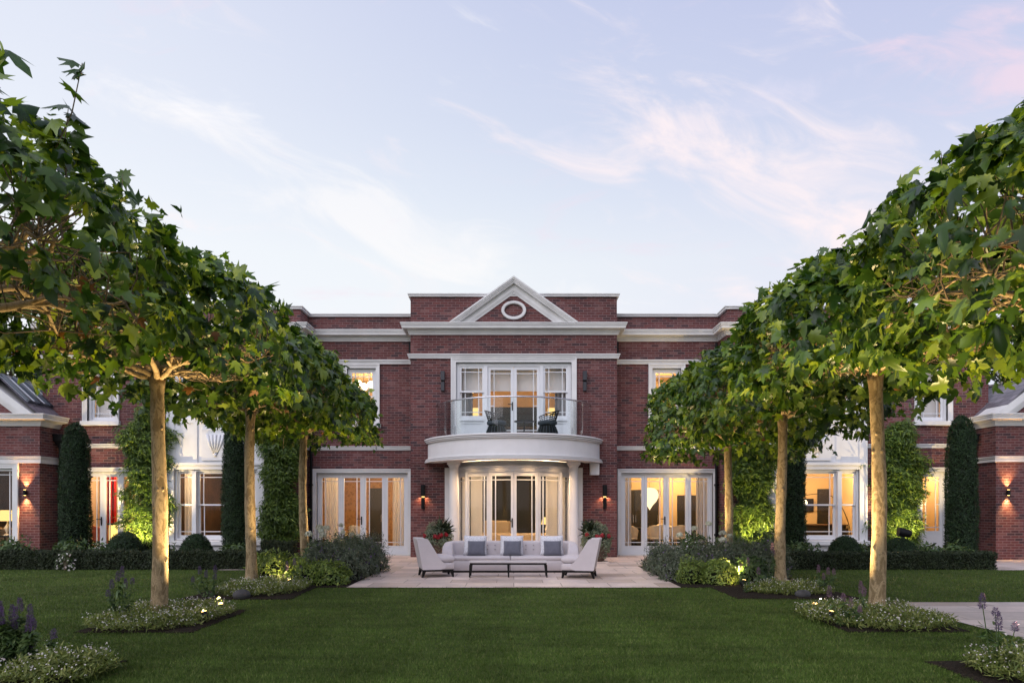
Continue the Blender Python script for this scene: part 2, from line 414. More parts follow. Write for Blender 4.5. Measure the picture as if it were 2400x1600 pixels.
# interiors
M['w_cream'] = simple('cream_wall', (0.70, 0.52, 0.28), 0.8, var=0.03, vscale=2)
M['w_amber'] = damask_mat('amber_wallpaper', (0.17, 0.080, 0.022), (0.26, 0.13, 0.042), 9.0)
M['w_brown'] = simple('brown_panelling', (0.060, 0.032, 0.017), 0.5, var=0.4, vscale=3)
M['w_dark'] = simple('dark_panelling', (0.007, 0.005, 0.004), 0.6, var=0.3, vscale=4)
M['w_taupe'] = simple('taupe_wall', (0.45, 0.33, 0.22), 0.8, var=0.04, vscale=2)
M['w_honey'] = simple('honey_wall', (0.52, 0.33, 0.15), 0.8, var=0.05, vscale=2)
M['ifloor'] = simple('timber_floor', (0.16, 0.10, 0.06), 0.4, var=0.3, vscale=5)
M['curt'] = curtain_mat('cream_curtain', (0.90, 0.86, 0.79), 0.6)
M['curt2'] = curtain_mat('grey_curtain', (0.68, 0.64, 0.60), 0.45)
M['redcurt'] = curtain_mat('red_curtain', (0.42, 0.018, 0.015), 0.3)
M['goldcurt'] = curtain_mat('gold_curtain', (0.55, 0.36, 0.13), 0.3)
M['stripe'] = curtain_mat('striped_curtain', (0.30, 0.29, 0.31), 0.25)
M['blind'] = curtain_mat('white_blind', (0.82, 0.80, 0.78), 0.22)
M['creamfab'] = simple('cream_upholstery', (0.62, 0.52, 0.38), 0.9)
M['dimfab'] = simple('dimmed_cream_upholstery', (0.24, 0.17, 0.10), 0.9)  # cream fabric with the dimness of the room put into its colour
M['pinkfab'] = simple('coral_upholstery', (0.42, 0.13, 0.09), 0.9)
M['shade'] = emissive('lit_lampshade', (1.0, 0.64, 0.22), 1.25)
M['globe'] = emissive('lit_globe', (1.0, 0.80, 0.48), 4.0)
M['pend'] = emissive('lit_paper_pendant', (1.0, 0.80, 0.46), 1.35)
M['bulb'] = emissive('spot_lens', (1.0, 0.62, 0.20), 10.0)
M['gold'] = emissive('lit_gold_panel', (1.0, 0.66, 0.16), 1.6)
WARM = (1.0, 0.67, 0.34)
GARDEN = (1.0, 0.72, 0.34)

# ------------------------------------------------------------------ object helpers
def tag(o, label=None, cat=None, group=None, kind=None):
    if label: o['label'] = label
    if cat: o['category'] = cat
    if group: o['group'] = group
    if kind: o['kind'] = kind
    return o

def T(name, loc, label, cat, group=None, rz=0.0):
    o = bpy.data.objects.new(name, None)
    o.empty_display_size = 0.2
    o.location = loc
    o.rotation_euler = (0, 0, rz)
    C.objects.link(o)
    return tag(o, label, cat, group)

def root(o):
    while o.parent:
        o = o.parent
    return o

def copy_tree(o, parent=None):
    c = o.copy()
    C.objects.link(c)
    if parent is not None:
        c.parent = parent
    for ch in list(o.children):
        copy_tree(ch, c)
    return c

def link_mesh(me, name, m, parent=None, smooth=False):
    if m is not None:
        me.materials.append(m)
    if smooth:
        me.polygons.foreach_set('use_smooth', np.ones(len(me.polygons), dtype=bool))
    o = bpy.data.objects.new(name, me)
    C.objects.link(o)
    if parent is not None:
        o.parent = parent
    return o

class MB:
    """collects geometry in one mesh"""
    def __init__(self):
        self.v = []
        self.f = []

    def add(self, vs, fs):
        k = len(self.v)
        self.v += [tuple(p) for p in vs]
        self.f += [tuple(i + k for i in f) for f in fs]
        return self

    def box(self, x0, x1, y0, y1, z0, z1):
        vs = [(x, y, z) for z in (z0, z1) for y in (y0, y1) for x in (x0, x1)]
        return self.add(vs, [(0, 2, 3, 1), (4, 5, 7, 6), (0, 1, 5, 4), (2, 6, 7, 3), (0, 4, 6, 2), (1, 3, 7, 5)])

    def bbox(self, x0, x1, y0, y1, z0, z1, b=0.02):
        """box with chamfered vertical and top edges"""
        def ring(d, z):
            return [(x0 + d, y0, z), (x1 - d, y0, z), (x1, y0 + d, z), (x1, y1 - d, z), (x1 - d, y1, z), (x0 + d, y1, z), (x0, y1 - d, z), (x0, y0 + d, z)]
        def ring2(d, e, z):
            return [(x0 + d + e, y0 + e, z), (x1 - d - e, y0 + e, z), (x1 - e, y0 + d + e, z), (x1 - e, y1 - d - e, z), (x1 - d - e, y1 - e, z), (x0 + d + e, y1 - e, z), (x0 + e, y1 - d - e, z), (x0 + e, y0 + d + e, z)]
        rs = [ring2(b, b * .6, z0), ring(b, z0 + b), ring(b, z1 - b), ring2(b, b * .35, z1 - b * .3), ring2(b, b, z1)]
        return self.loft(rs, caps=True)

    def loft(self, rings, caps=False, closed=True):
        n = len(rings[0])
        vs = [p for r in rings for p in r]
        fs = []
        for i in range(len(rings) - 1):
            for j in range(n if closed else n - 1):
                a, b = i * n + j, i * n + (j + 1) % n
                fs.append((a, b, b + n, a + n))
        if caps:
            fs.append(tuple(range(n - 1, -1, -1)))
            fs.append(tuple(range((len(rings) - 1) * n, len(rings) * n)))
        return self.add(vs, fs)

    def obox(self, p0, p1, a0, a1, z0, z1, d0, d1):
        """box on the chord p0->p1: a along it, d towards its outside (right of travel)"""
        dx, dy = p1[0] - p0[0], p1[1] - p0[1]
        L = math.hypot(dx, dy)
        dx, dy = dx / L, dy / L
        nx, ny = dy, -dx
        vs = [(p0[0] + dx * a + nx * d, p0[1] + dy * a + ny * d, z) for z in (z0, z1) for d in (d1, d0) for a in (a0, a1)]
        return self.add(vs, [(0, 2, 3, 1), (4, 5, 7, 6), (0, 1, 5, 4), (2, 6, 7, 3), (0, 4, 6, 2), (1, 3, 7, 5)])

    def tube(self, pts, rad, n=8, caps=True):
        pts = [Vector(p) for p in pts]
        if not isinstance(rad, (list, tuple)):
            rad = [rad] * len(pts)
        rings = []
        up = Vector((0.31, 0.17, 0.94))
        prev = None
        for i, p in enumerate(pts):
            t = (pts[min(i + 1, len(pts) - 1)] - pts[max(i - 1, 0)]).normalized()
            if prev is None:
                a = t.cross(up)
                if a.length < 1e-3:
                    a = t.cross(Vector((1, 0, 0)))
            else:
                a = prev - t * prev.dot(t)
            a.normalize()
            prev = a
            b = t.cross(a)
            rings.append([tuple(p + (a * math.cos(2 * PI * k / n) + b * math.sin(2 * PI * k / n)) * rad[i]) for k in range(n)])
        return self.loft(rings, caps=caps)

    def lathe(self, c, prof, n=24, sxy=(1, 1)):
        rings = [[(c[0] + r * sxy[0] * math.cos(2 * PI * k / n), c[1] + r * sxy[1] * math.sin(2 * PI * k / n), c[2] + z) for k in range(n)] for r, z in prof]
        return self.loft(rings, caps=True)

    def ball(self, c, r, n=14, sq=(1, 1, 1)):
        prof = []
        m = max(4, n // 2)
        rings = []
        for i in range(m + 1):
            t = -PI / 2 + PI * i / m
            rr = max(1e-4, math.cos(t))
            rings.append([(c[0] + r * sq[0] * rr * math.cos(2 * PI * k / n), c[1] + r * sq[1] * rr * math.sin(2 * PI * k / n), c[2] + r * sq[2] * math.sin(t)) for k in range(n)])
        return self.loft(rings, caps=True)

    def prism(self, poly, y0, y1):
        """polygon in x,z extruded along y"""
        n = len(poly)
        vs = [(x, y0, z) for x, z in poly] + [(x, y1, z) for x, z in poly]
        fs = [tuple(range(n)), tuple(range(2 * n - 1, n - 1, -1))]
        for i in range(n):
            j = (i + 1) % n
            fs.append((i, i + n, j + n, j))
        return self.add(vs, fs)

    def mould(self, prof, path):
        """profile (out, z) swept along a polyline in plan, outside = right of travel"""
        n = len(path)
        offs = []
        for i in range(n):
            ds = []
            if i > 0:
                ds.append((path[i][0] - path[i - 1][0], path[i][1] - path[i - 1][1]))
            if i < n - 1:
                ds.append((path[i + 1][0] - path[i][0], path[i + 1][1] - path[i][1]))
            ns = []
            for dx, dy in ds:
                L = math.hypot(dx, dy)
                ns.append((dy / L, -dx / L))
            if len(ns) == 1:
                offs.append(ns[0])
            else:
                mx, my = ns[0][0] + ns[1][0], ns[0][1] + ns[1][1]
                k = 2.0 / (mx * mx + my * my)
                offs.append((mx * k, my * k))
        rings = [[(path[i][0] + offs[i][0] * o, path[i][1] + offs[i][1] * o, z) for o, z in prof] for i in range(n)]
        return self.loft(rings, caps=True)

    def build(self, name, m, parent=None, smooth=False, shift=None, auto=None):
        vs = self.v
        if shift is None and parent is not None:
            r = root(parent)
            shift = tuple(r.location)
        if shift and any(shift):
            vs = [(a - shift[0], b - shift[1], c - shift[2]) for a, b, c in vs]
        me = bpy.data.meshes.new(name)
        me.from_pydata(vs, [], self.f)
        me.validate()
        o = link_mesh(me, name, m, parent, smooth)
        if auto is not None:
            try:
                me.set_sharp_from_angle(angle=R(auto))
            except Exception:
                pass
        # outward normals
        import bmesh
        bm = bmesh.new()
        bm.from_mesh(me)
        bmesh.ops.recalc_face_normals(bm, faces=bm.faces)
        bm.to_mesh(me)
        bm.free()
        return o

def np_mesh(name, V, F, m, parent=None, smooth=False):
    """V (n,3) F (m,3)"""
    me = bpy.data.meshes.new(name)
    V = np.ascontiguousarray(V, dtype=np.float32)
    F = np.ascontiguousarray(F, dtype=np.int32)
    k = F.shape[1]
    me.vertices.add(len(V))
    me.vertices.foreach_set('co', V.ravel())
    me.loops.add(F.size)
    me.loops.foreach_set('vertex_index', F.ravel())
    me.polygons.add(len(F))
    me.polygons.foreach_set('loop_start', np.arange(0, F.size, k, dtype=np.int32))
    me.polygons.foreach_set('loop_total', np.full(len(F), k, dtype=np.int32))
    me.update(calc_edges=True)
    return link_mesh(me, name, m, parent, smooth)

def unit(a):
    return a / np.maximum(1e-9, np.linalg.norm(a, axis=1, keepdims=True))

def half_leaf(pts):
    """mirror an outline given on the right side, petiole first, tip last"""
    right = pts
    left = [(-x, y) for x, y in pts[-2:0:-1]]
    return right + left

def leaf_shape(kind):
    if kind == 'plane':
        ol = half_leaf([(0, 0.0), (.22, -.12), (.24, .03), (.54, .02), (.40, .20), (.50, .34), (.70, .52), (.40, .46), (.22, .46), (.27, .72), (0, 1.02)])
        c = (0, .28)
    elif kind == 'oval':
        ol = half_leaf([(0, 0), (.22, .3), (.18, .68), (0, 1)])
        c = (0, .45)
    elif kind == 'needle':
        ol = [(0, 0), (.14, .4), (0, 1), (-.14, .4)]
        c = None
    elif kind == 'petal':
        ol = [(math.cos(a) * .5, math.sin(a) * .5 + .5) for a in np.linspace(0, 2 * PI, 7)[:-1]]
        c = None
    P = np.array([(x, y, -0.30 * abs(x) - 0.22 * y * y) for x, y in ol])
    n = len(P)
    if c is None:
        F = np.array([(0, i, i + 1) for i in range(1, n - 1)])
    else:
        P = np.vstack([P, [(c[0], c[1], 0.0)]])
        F = np.array([(i, (i + 1) % n, n) for i in range(n)])
    return P, F

SHAPES = {k: leaf_shape(k) for k in ('plane', 'oval', 'needle', 'petal')}

def leaves(pos, nrm, tip, size, kind):
    """vertices and faces of one leaf per row"""
    P, F = SHAPES[kind]
    nrm = unit(nrm)
    tip = unit(tip - nrm * np.sum(tip * nrm, axis=1, keepdims=True))
    sd = np.cross(tip, nrm)
    s = size[:, None, None]
    gg = np.random.default_rng(len(pos))
    n_ = (len(pos), 1, 1)
    wv, fold, curl, skew = gg.uniform(.78, 1.15, n_), gg.normal(1.0, .9, n_), gg.normal(.15, .35, n_), gg.normal(0, .12, n_)
    X_ = P[None, :, 0:1] * wv + skew * P[None, :, 1:2] ** 2
    Y_ = P[None, :, 1:2]
    Z_ = P[None, :, 2:3] * fold - curl * Y_ ** 2 + .22 * curl * np.abs(P[None, :, 0:1]) * Y_
    V = pos[:, None, :] + s * (X_ * sd[:, None, :] + Y_ * tip[:, None, :] + Z_ * nrm[:, None, :])
    k = len(P)
    Fs = F[None] + (np.arange(len(pos)) * k)[:, None, None]
    return V.reshape(-1, 3), Fs.reshape(-1, 3)

def join(*vf):
    Vs, Fs, k = [], [], 0
    for V, F in vf:
        Vs.append(V)
        Fs.append(F + k)
        k += len(V)
    return np.vstack(Vs), np.vstack(Fs)

def light(name, kind, loc, energy, colr, target=None, size=40, blend=0.6, radius=0.05, parent=None):
    l = bpy.data.lights.new(name, kind)
    l.energy = energy
    l.color = colr
    if kind in ('POINT', 'SPOT'):
        l.shadow_soft_size = radius
    if kind == 'SPOT':
        l.spot_size = R(size)
        l.spot_blend = blend
    o = bpy.data.objects.new(name, l)
    o.location = loc
    if target is not None:
        o.rotation_euler = (Vector(target) - Vector(loc)).to_track_quat('-Z', 'Y').to_euler()
    C.objects.link(o)
    return o

# ------------------------------------------------------------------ ground
def plane_obj(name, pts, z, m, label=None, kind='structure', cat=None):
    mb = MB()
    mb.add([(x, y, z) for x, y in pts], [tuple(range(len(pts)))])
    o = mb.build(name, m)
    return tag(o, label, cat, None, kind)

plane_obj('lawn', [(-500, -200), (500, -200), (500, 900), (-500, 900)], 0.0, M['lawn'])
mb = MB()
mb.add([(-3.06, 12.47, .014), (3.06, 12.47, .014), (3.06, 16.9, .014), (6.3, 16.9, .014), (6.3, 20.7, .014), (-6.3, 20.7, .014), (-6.3, 16.9, .014), (-3.06, 16.9, .014)], [tuple(range(8))])
tag(mb.build('terrace', M['pave']), kind='structure')
plane_obj('garden_path', [(5.74, -6), (12, -6), (12, 10.6), (5.74, 10.6)], .008, M['pathp'])
plane_obj('side_pavement', [(11.3, 15.9), (24, 15.9), (24, 22), (11.3, 22)], .008, M['pathp'])
plane_obj('hedge_path', [(-6.9, 15.9), (-5.2, 15.9), (-5.2, 17.6), (-6.9, 17.6)], .010, M['pathp'])

# ------------------------------------------------------------------ the house
YC, YR = 19.85, 20.65
house = T('brick_house', (0, YC, 0), 'large two-storey red brick house with white stone trim and a round central balcony', 'house')

def wall(mb, p0, p1, z0, z1, t, ops=(), reveal=True):
    """wall face on chord p0->p1 (outside right of travel), thickness t inwards, openings (a0, a1, z0, z1) along the chord"""
    L = math.hypot(p1[0] - p0[0], p1[1] - p0[1])
    dx, dy = (p1[0] - p0[0]) / L, (p1[1] - p0[1]) / L
    nx, ny = dy, -dx
    def P(a, z, d):
        return (p0[0] + dx * a - nx * d, p0[1] + dy * a - ny * d, z)
    xs = sorted({0, L} | {o[0] for o in ops} | {o[1] for o in ops})
    zs = sorted({z0, z1} | {o[2] for o in ops} | {o[3] for o in ops})
    for i in range(len(xs) - 1):
        for j in range(len(zs) - 1):
            ca, cz = (xs[i] + xs[i + 1]) / 2, (zs[j] + zs[j + 1]) / 2
            if any(o[0] < ca < o[1] and o[2] < cz < o[3] for o in ops):
                continue
            for d in (0, t):
                mb.add([P(xs[i], zs[j], d), P(xs[i + 1], zs[j], d), P(xs[i + 1], zs[j + 1], d), P(xs[i], zs[j + 1], d)], [(0, 1, 2, 3)])
    for o in ops:
        for (a, b) in (((o[0], o[2]), (o[0], o[3])), ((o[1], o[2]), (o[1], o[3])), ((o[0], o[3]), (o[1], o[3])), ((o[0], o[2]), (o[1], o[2]))):
            mb.add([P(a[0], a[1], 0), P(b[0], b[1], 0), P(b[0], b[1], t), P(a[0], a[1], t)], [(0, 1, 2, 3)])

def opx(x0, ops):
    """openings given in world x -> along the chord starting at x0"""
    return [(a - x0, b - x0, c, d) for a, b, c, d in ops]

# windows / doors: (x0, x1, z0, z1) of the structural opening
OP_UPC = (-1.68, 1.68, 3.36, 5.67)
OP_BOW = (-1.66, 1.66, 0.0, 2.62)
OP_FRL, OP_FRR = (-5.96, -3.20, 0.02, 2.50), (3.25, 6.02, 0.02, 2.50)
OP_UL, OP_UR = (-5.04, -4.17, 3.98, 5.66), (4.19, 5.06, 3.98, 5.66)
OP_DL, OP_DR = (-13.08, -10.92, 0.02, 2.50), (11.80, 12.58, 0.02, 2.50)
OP_BL, OP_BR = (-9.86, -7.44, 0.50, 2.56), (7.56, 10.04, 0.50, 2.56)
OP_OL, OP_OR = (-12.40, -11.58, 3.96, 5.66), (11.76, 12.62, 3.96, 5.66)
OP_BUL, OP_BUR = (-9.10, -8.20, 4.20, 5.66), (8.35, 9.25, 4.20, 5.66)

mb = MB()
wall(mb, (-3, YC), (3, YC), 0, 7.56, .32, opx(-3, [OP_UPC, OP_BOW]))
for s in (-1, 1):
    # returns of the centre block and its raised parapet
    if s < 0:
        wall(mb, (-3, 24.0), (-3, YC), 0, 7.56, .3)
        wall(mb, (-6.2, YR), (-3, YR), 0, 7.2, .32, opx(-6.2, [OP_FRL, OP_UL]))
        wall(mb, (-6.2, YC), (-6.2, YR), 0, 7.2, .3)
        wall(mb, (-13.7, YC), (-6.2, YC), 0, 7.2, .32, opx(-13.7, [OP_DL, OP_BL, OP_OL, OP_BUL]))
        wall(mb, (-13.7, 30), (-13.7, YC), 0, 7.2, .3)
    else:
        wall(mb, (3, YC), (3, 24.0), 0, 7.56, .3)
        wall(mb, (3, YR), (6.2, YR), 0, 7.2, .32, opx(3, [OP_FRR, OP_UR]))
        wall(mb, (6.2, YR), (6.2, YC), 0, 7.2, .3)
        wall(mb, (6.2, YC), (13.8, YC), 0, 7.2, .32, opx(6.2, [OP_DR, OP_BR, OP_OR, OP_BUR]))
        wall(mb, (13.8, YC), (13.8, 30), 0, 7.2, .3)
wall(mb, (13.8, 30), (-13.7, 30), 0, 7.2, .3)
wall(mb, (3, 24.0), (-3, 24.0), 6.9, 7.56, .3)
# brick body of the pediment
mb.prism([(-1.7, 6.78), (1.7, 6.78), (0, 7.98)], YC - .045, YC + .5)
# wings: walls
wall(mb, (-20.5, 19.06), (-13.23, 19.06), 0, 3.95, .32, opx(-20.5, [(-17.0, -13.98, .06, 2.55)]))
wall(mb, (-13.23, 19.06), (-13.23, YC), 0, 3.95, .3)
wall(mb, (13.42, YC), (13.42, 19.0), 0, 3.95, .3)
wall(mb, (13.42, 19.0), (20.7, 19.0), 0, 3.95, .32, opx(13.42, [(15.4, 18.2, .06, 2.55)]))
mb.build('wall', M['brick'], house)

# roof: flat deck behind the parapets
mb = MB()
mb.box(-13.4, -3.3, YR + .33, 29.7, 6.62, 6.74)
mb.box(3.3, 13.5, YR + .33, 29.7, 6.62, 6.74)
mb.box(-2.7, 2.7, YC + .35, 23.7, 6.95, 7.02)
mb.box(-3.3, 3.3, 24.0, 29.7, 6.62, 6.74)
mb.build('flat_roof', M['zinc'], house)

front = [(-13.7, 30), (-13.7, YC), (-6.2, YC), (-6.2, YR), (-3, YR), (-3, YC), (3, YC), (3, YR), (6.2, YR), (6.2, YC), (13.8, YC), (13.8, 30)]
e = .001
def steps(top, bands, g=.014, gd=.03):
    """stepped moulding: bands of (projection, height) from the top down, divided by shadow grooves"""
    out, z = [(-e, top)], top
    for i, (o, h) in enumerate(bands):
        out += [(o, z), (o - .004, z - h)]
        z -= h
        if i < len(bands) - 1 and g:
            out += [(max(.004, bands[i + 1][0] - gd), z - .002), (max(.004, bands[i + 1][0] - gd), z - g)]
            z -= g
    return out + [(-e, z)]
CORN = steps(6.775, [(.27, .034), (.25, .036), (.23, .05)], .014, .03)[:-1] + [(.205, 6.605), (.095, 6.60)] + steps(6.585, [(.085, .036), (.065, .034), (.045, .03)], .010, .025)[1:]
MB().mould(CORN, front).build('cornice', M['trim'], house)
STR = steps(5.905, [(.09, .030), (.075, .030), (.055, .04)], .014, .03)
MB().mould(STR, front).build('string_course', M['trim'], house)
cop = lambda z: [(-.36, z - .005), (-.34, z)] + steps(z, [(.082, .026), (.062, .040)], .014, .03)[1:] + [(-.36, z - .08)]
MB().mould(cop(7.29), front[:5]).build('coping', M['trim'], house)
MB().mould(cop(7.29), front[7:]).build('coping', M['trim'], house)
MB().mould(cop(7.65), [(-3, 24), (-3, YC), (3, YC), (3, 24)]).build('coping', M['trim'], house)
LOW = steps(3.30, [(.075, .028), (.06, .028), (.042, .034)], .014, .03)
MB().mould(LOW, [(-13.2, YC), (-10.08, YC)]).build('string_course', M['trim'], house)
MB().mould(LOW, [(-7.22, YC), (-6.2, YC), (-6.2, YR), (-3, YR)]).build('string_course', M['trim'], house)
MB().mould(LOW, [(3, YR), (6.2, YR), (6.2, YC), (7.32, YC)]).build('string_course', M['trim'], house)
MB().mould(LOW, [(10.28, YC), (13.4, YC)]).build('string_course', M['trim'], house)

# pediment rake
apex, bz, slope = 8.10, 6.778, 0.7135
def rake(mb, v0, v1, y0, y1):
    h0, h1 = (apex - v0 - bz) / slope, (apex - v1 - bz) / slope
    mb.prism([(-h0, bz), (0, apex - v0), (h0, bz), (h1, bz), (0, apex - v1), (-h1, bz)], y0, y1)
ped = MB()
rake(ped, 0, .05, YC - .27, YC + .55)
rake(ped, .05, .095, YC - .25, YC + .5)
rake(ped, .095, .14, YC - .225, YC + .5)
rake(ped, .14, .18, YC - .205, YC + .5)
rake(ped, .18, .36, YC - .10, YC + .45)
rake(ped, .36, .40, YC - .085, YC + .40)
rake(ped, .40, .455, YC - .07, YC + .40)
pedo = ped.build('pediment', M['trim'], house)
ring = MB()
rr = []
for k in range(48):
    a = 2 * PI * k / 48
    ca, sa = math.cos(a), math.sin(a)
    def rp(w, h, y):
        return (w * ca, y, 7.16 + h * sa)
    rr.append([rp(.36, .27, YC - .06), rp(.36, .27, YC - .10), rp(.345, .255, YC - .115), rp(.285, .20, YC - .115), rp(.27, .185, YC - .10), rp(.265, .18, YC - .06)])
rr.append(rr[0])
ring.loft(rr)
ring.build('oval_ring', M['trim'], pedo, True, auto=40)

def frame_rect(mb, x0, x1, z0, z1, w, y0, y1, bottom=False):
    """rectangular surround just outside the opening x0..x1, z0..z1"""
    mb.box(x0 - w, x0, y0, y1, z0, z1)
    mb.box(x1, x1 + w, y0, y1, z0, z1)
    mb.box(x0 - w, x1 + w, y0, y1, z1, z1 + w)
    if bottom:
        mb.box(x0 - w, x1 + w, y0, y1, z0 - w, z0)

def casing(parent, op, y, w=.13, sill=True):
    x0, x1, z0, z1 = op
    mb = MB()
    frame_rect(mb, x0, x1, z0, z1, w * .42, y - .030, y + .2)
    frame_rect(mb, x0 - w * .42, x1 + w * .42, z0, z1 + w * .42, w * .33, y - .042, y - .001)
    frame_rect(mb, x0 - w * .75, x1 + w * .75, z0, z1 + w * .75, w * .25, y - .060, y - .001)
    o = mb.build('casing', M['trim'], parent)
    if sill:
        MB().bbox(x0 - w - .04, x1 + w + .04, y - .11, y + .06, z0 - .13, z0 - .003, .012).build('sill', M['trim'], parent)
    return o

def pane_bars(parent, p0, p1, a0, a1, z0, z1, d, tops=True, bots=True, la=True, ra=True, mid=(), gl='glass', bw=.011):
    """pane of glass between a0..a1 with margin bars"""
    MB().obox(p0, p1, a0 - .01, a1 + .01, z0 - .01, z1 + .01, d - .004, d + .004).build('pane', M[gl], parent)
    mb = MB()
    t0, t1 = d - .016, d + .016
    m = .105
    if la: mb.obox(p0, p1, a0 + m - bw, a0 + m + bw, z0, z1, t0, t1)
    if ra: mb.obox(p0, p1, a1 - m - bw, a1 - m + bw, z0, z1, t0, t1)
    if tops: mb.obox(p0, p1, a0, a1, z1 - m - bw, z1 - m + bw, t0 - .002, t1 + .002)
    if bots: mb.obox(p0, p1, a0, a1, z0 + m - bw, z0 + m + bw, t0 - .002, t1 + .002)
    for z, b0, b1 in mid:
        mb.obox(p0, p1, b0, b1, z - bw, z + bw, t0 - .002, t1 + .002)
    if mb.v:
        mb.build('glazing_bar', M['frame'], parent)

def stiles(mb, p0, p1, a0, a1, z0, z1, ws, wt, wb, d0, d1):
    mb.obox(p0, p1, a0, a0 + ws, z0, z1, d0, d1)
    mb.obox(p0, p1, a1 - ws, a1, z0, z1, d0, d1)
    mb.obox(p0, p1, a0 + ws, a1 - ws, z1 - wt, z1, d0, d1)
    mb.obox(p0, p1, a0 + ws, a1 - ws, z0, z0 + wb, d0, d1)

def sash_pair(parent, p0, p1, a0, a1, z0, z1, d=-.13, zm=None, up=(True, True), lo=(True, True)):
    """double-hung sash between a0..a1"""
    zm = zm or (z0 + z1) / 2
    mb = MB()
    stiles(mb, p0, p1, a0, a1, zm - .02, z1, .055, .06, .045, d, d + .04)
    u = mb.build('upper_sash', M['frame'], parent)
    mb = MB()
    stiles(mb, p0, p1, a0, a1, z0, zm + .02, .055, .045, .085, d - .045, d - .005)
    l = mb.build('lower_sash', M['frame'], parent)
    pane_bars(parent, p0, p1, a0 + .055, a1 - .055, zm + .025, z1 - .06, d + .02, True, False, *up)
    pane_bars(parent, p0, p1, a0 + .055, a1 - .055, z0 + .085, zm - .025, d - .025, False, True, *lo)

def sash_window(op, y, w=.12):
    x0, x1, z0, z1 = op
    mb = MB()
    f = .07
    stiles(mb, (x0, y), (x1, y), 0, x1 - x0, z0, z1, f, f, .05, -.21, -.07)
    win = mb.build('window', M['frame'], house)
    casing(win, op, y, w)
    sash_pair(win, (x0, y), (x1, y), f, x1 - x0 - f, z0 + .05, z1 - f)
    return win

for op, y in ((OP_UL, YR), (OP_UR, YR), (OP_OL, YC), (OP_OR, YC), (OP_BUL, YC), (OP_BUR, YC)):
    sash_window(op, y)

def handle(parent, p0, p1, a, z, d, s=1):
    mb = MB()
    mb.obox(p0, p1, a - .018, a + .018, z - .14, z + .11, d, d + .012)
    mb.obox(p0, p1, a - .012 + min(0, .12 * s), a + .012 + max(0, .12 * s), z + .03, z + .05, d + .03, d + .048)
    mb.obox(p0, p1, a - .012, a + .012, z + .03, z + .05, d, d + .03)
    return mb.build('handle', M['black'], parent)

def door_leaf(p0, p1, a0, a1, z0, z1, d=-.15, ws=.085, wt=.10, wb=.24, la=True, ra=True, mid=(), hnd=None, parent=house, name='french_door'):
    mb = MB()
    stiles(mb, p0, p1, a0 + .003, a1 - .003, z0, z1, ws, wt, wb, d, d + .055)
    # raised bead on the bottom rail
    mb.obox(p0, p1, a0 + ws, a1 - ws, z0 + wb - .03, z0 + wb - .012, d + .055, d + .063)
    mb.obox(p0, p1, a0 + ws, a1 - ws, z0 + .04, z0 + .052, d + .055, d + .063)
    lf = mb.build(name, M['frame'], parent)
    pane_bars(lf, p0, p1, a0 + ws, a1 - ws, z0 + wb, z1 - wt, d + .03, True, True, la, ra, mid)
    if hnd is not None:
        handle(lf, p0, p1, hnd[0], z0 + 1.02, d + .056, hnd[1])
    return lf

def french_set(op, y):
    x0, x1, z0, z1 = op
    p0, p1 = (x0, y), (x1, y)
    L = x1 - x0
    f = .05
    mb = MB()
    stiles(mb, p0, p1, 0, L, z0, z1, f, f, .03, -.22, -.07)
    fr = mb.build('door_frame', M['frame'], house)
    casing(fr, op, y, .115, sill=False)
    MB().obox(p0, p1, -.05, L + .05, z0 - .006, z0 + .028, -.06, .07).build('threshold', M['trim'], fr)
    q = (L - 2 * f) / 4
    a = [f + q * i for i in range(5)]
    door_leaf(p0, p1, a[0], a[1], z0 + .03, z1 - f, la=True, ra=False)
    door_leaf(p0, p1, a[1], a[2], z0 + .03, z1 - f, la=False, ra=True, hnd=(a[2] - .045, -1))
    door_leaf(p0, p1, a[2], a[3], z0 + .03, z1 - f, la=True, ra=False)
    door_leaf(p0, p1, a[3], a[4], z0 + .03, z1 - f, la=False, ra=True)

french_set(OP_FRL, YR)
french_set(OP_FRR, YR)
french_set(OP_DL, YC)
# single garden door on the far right
x0, x1, z0, z1 = OP_DR
mb = MB()
stiles(mb, (x0, YC), (x1, YC), 0, x1 - x0, z0, z1, .05, .05, .03, -.22, -.07)
fr = mb.build('door_frame', M['frame'], house)
casing(fr, OP_DR, YC, .115, sill=False)
door_leaf((x0, YC), (x1, YC), .05, x1 - x0 - .05, z0 + .03, z1 - .05, wb=.72, ws=.09, name='garden_door', hnd=(.09, 1),
          mid=[(1.55, .14, .25), (1.55, x1 - x0 - .25, x1 - x0 - .14)])

# left wing window (mostly out of frame) and its right-hand twin
for x0, x1, y in ((-17.0, -13.98, 19.06), (15.4, 18.2, 19.0)):
    op = (x0, x1, .06, 2.55)
    mb = MB()
    stiles(mb, (x0, y), (x1, y), 0, x1 - x0, .06, 2.55, .07, .07, .10, -.2, -.06)
    q = (x1 - x0) / 3
    for k in (1, 2):
        mb.obox((x0, y), (x1, y), q * k - .04, q * k + .04, .161, 2.479, -.19, -.07)
    win = mb.build('window', M['frame'], house)
    casing(win, op, y, .17)
    for k in range(3):
        pane_bars(win, (x0, y), (x1, y), q * k + (.07 if k == 0 else .04), q * (k + 1) - (.07 if k == 2 else .04), .16, 2.48, -.13,
                  mid=[(1.3, q * (k + 1) - .18, q * (k + 1) - .06)])

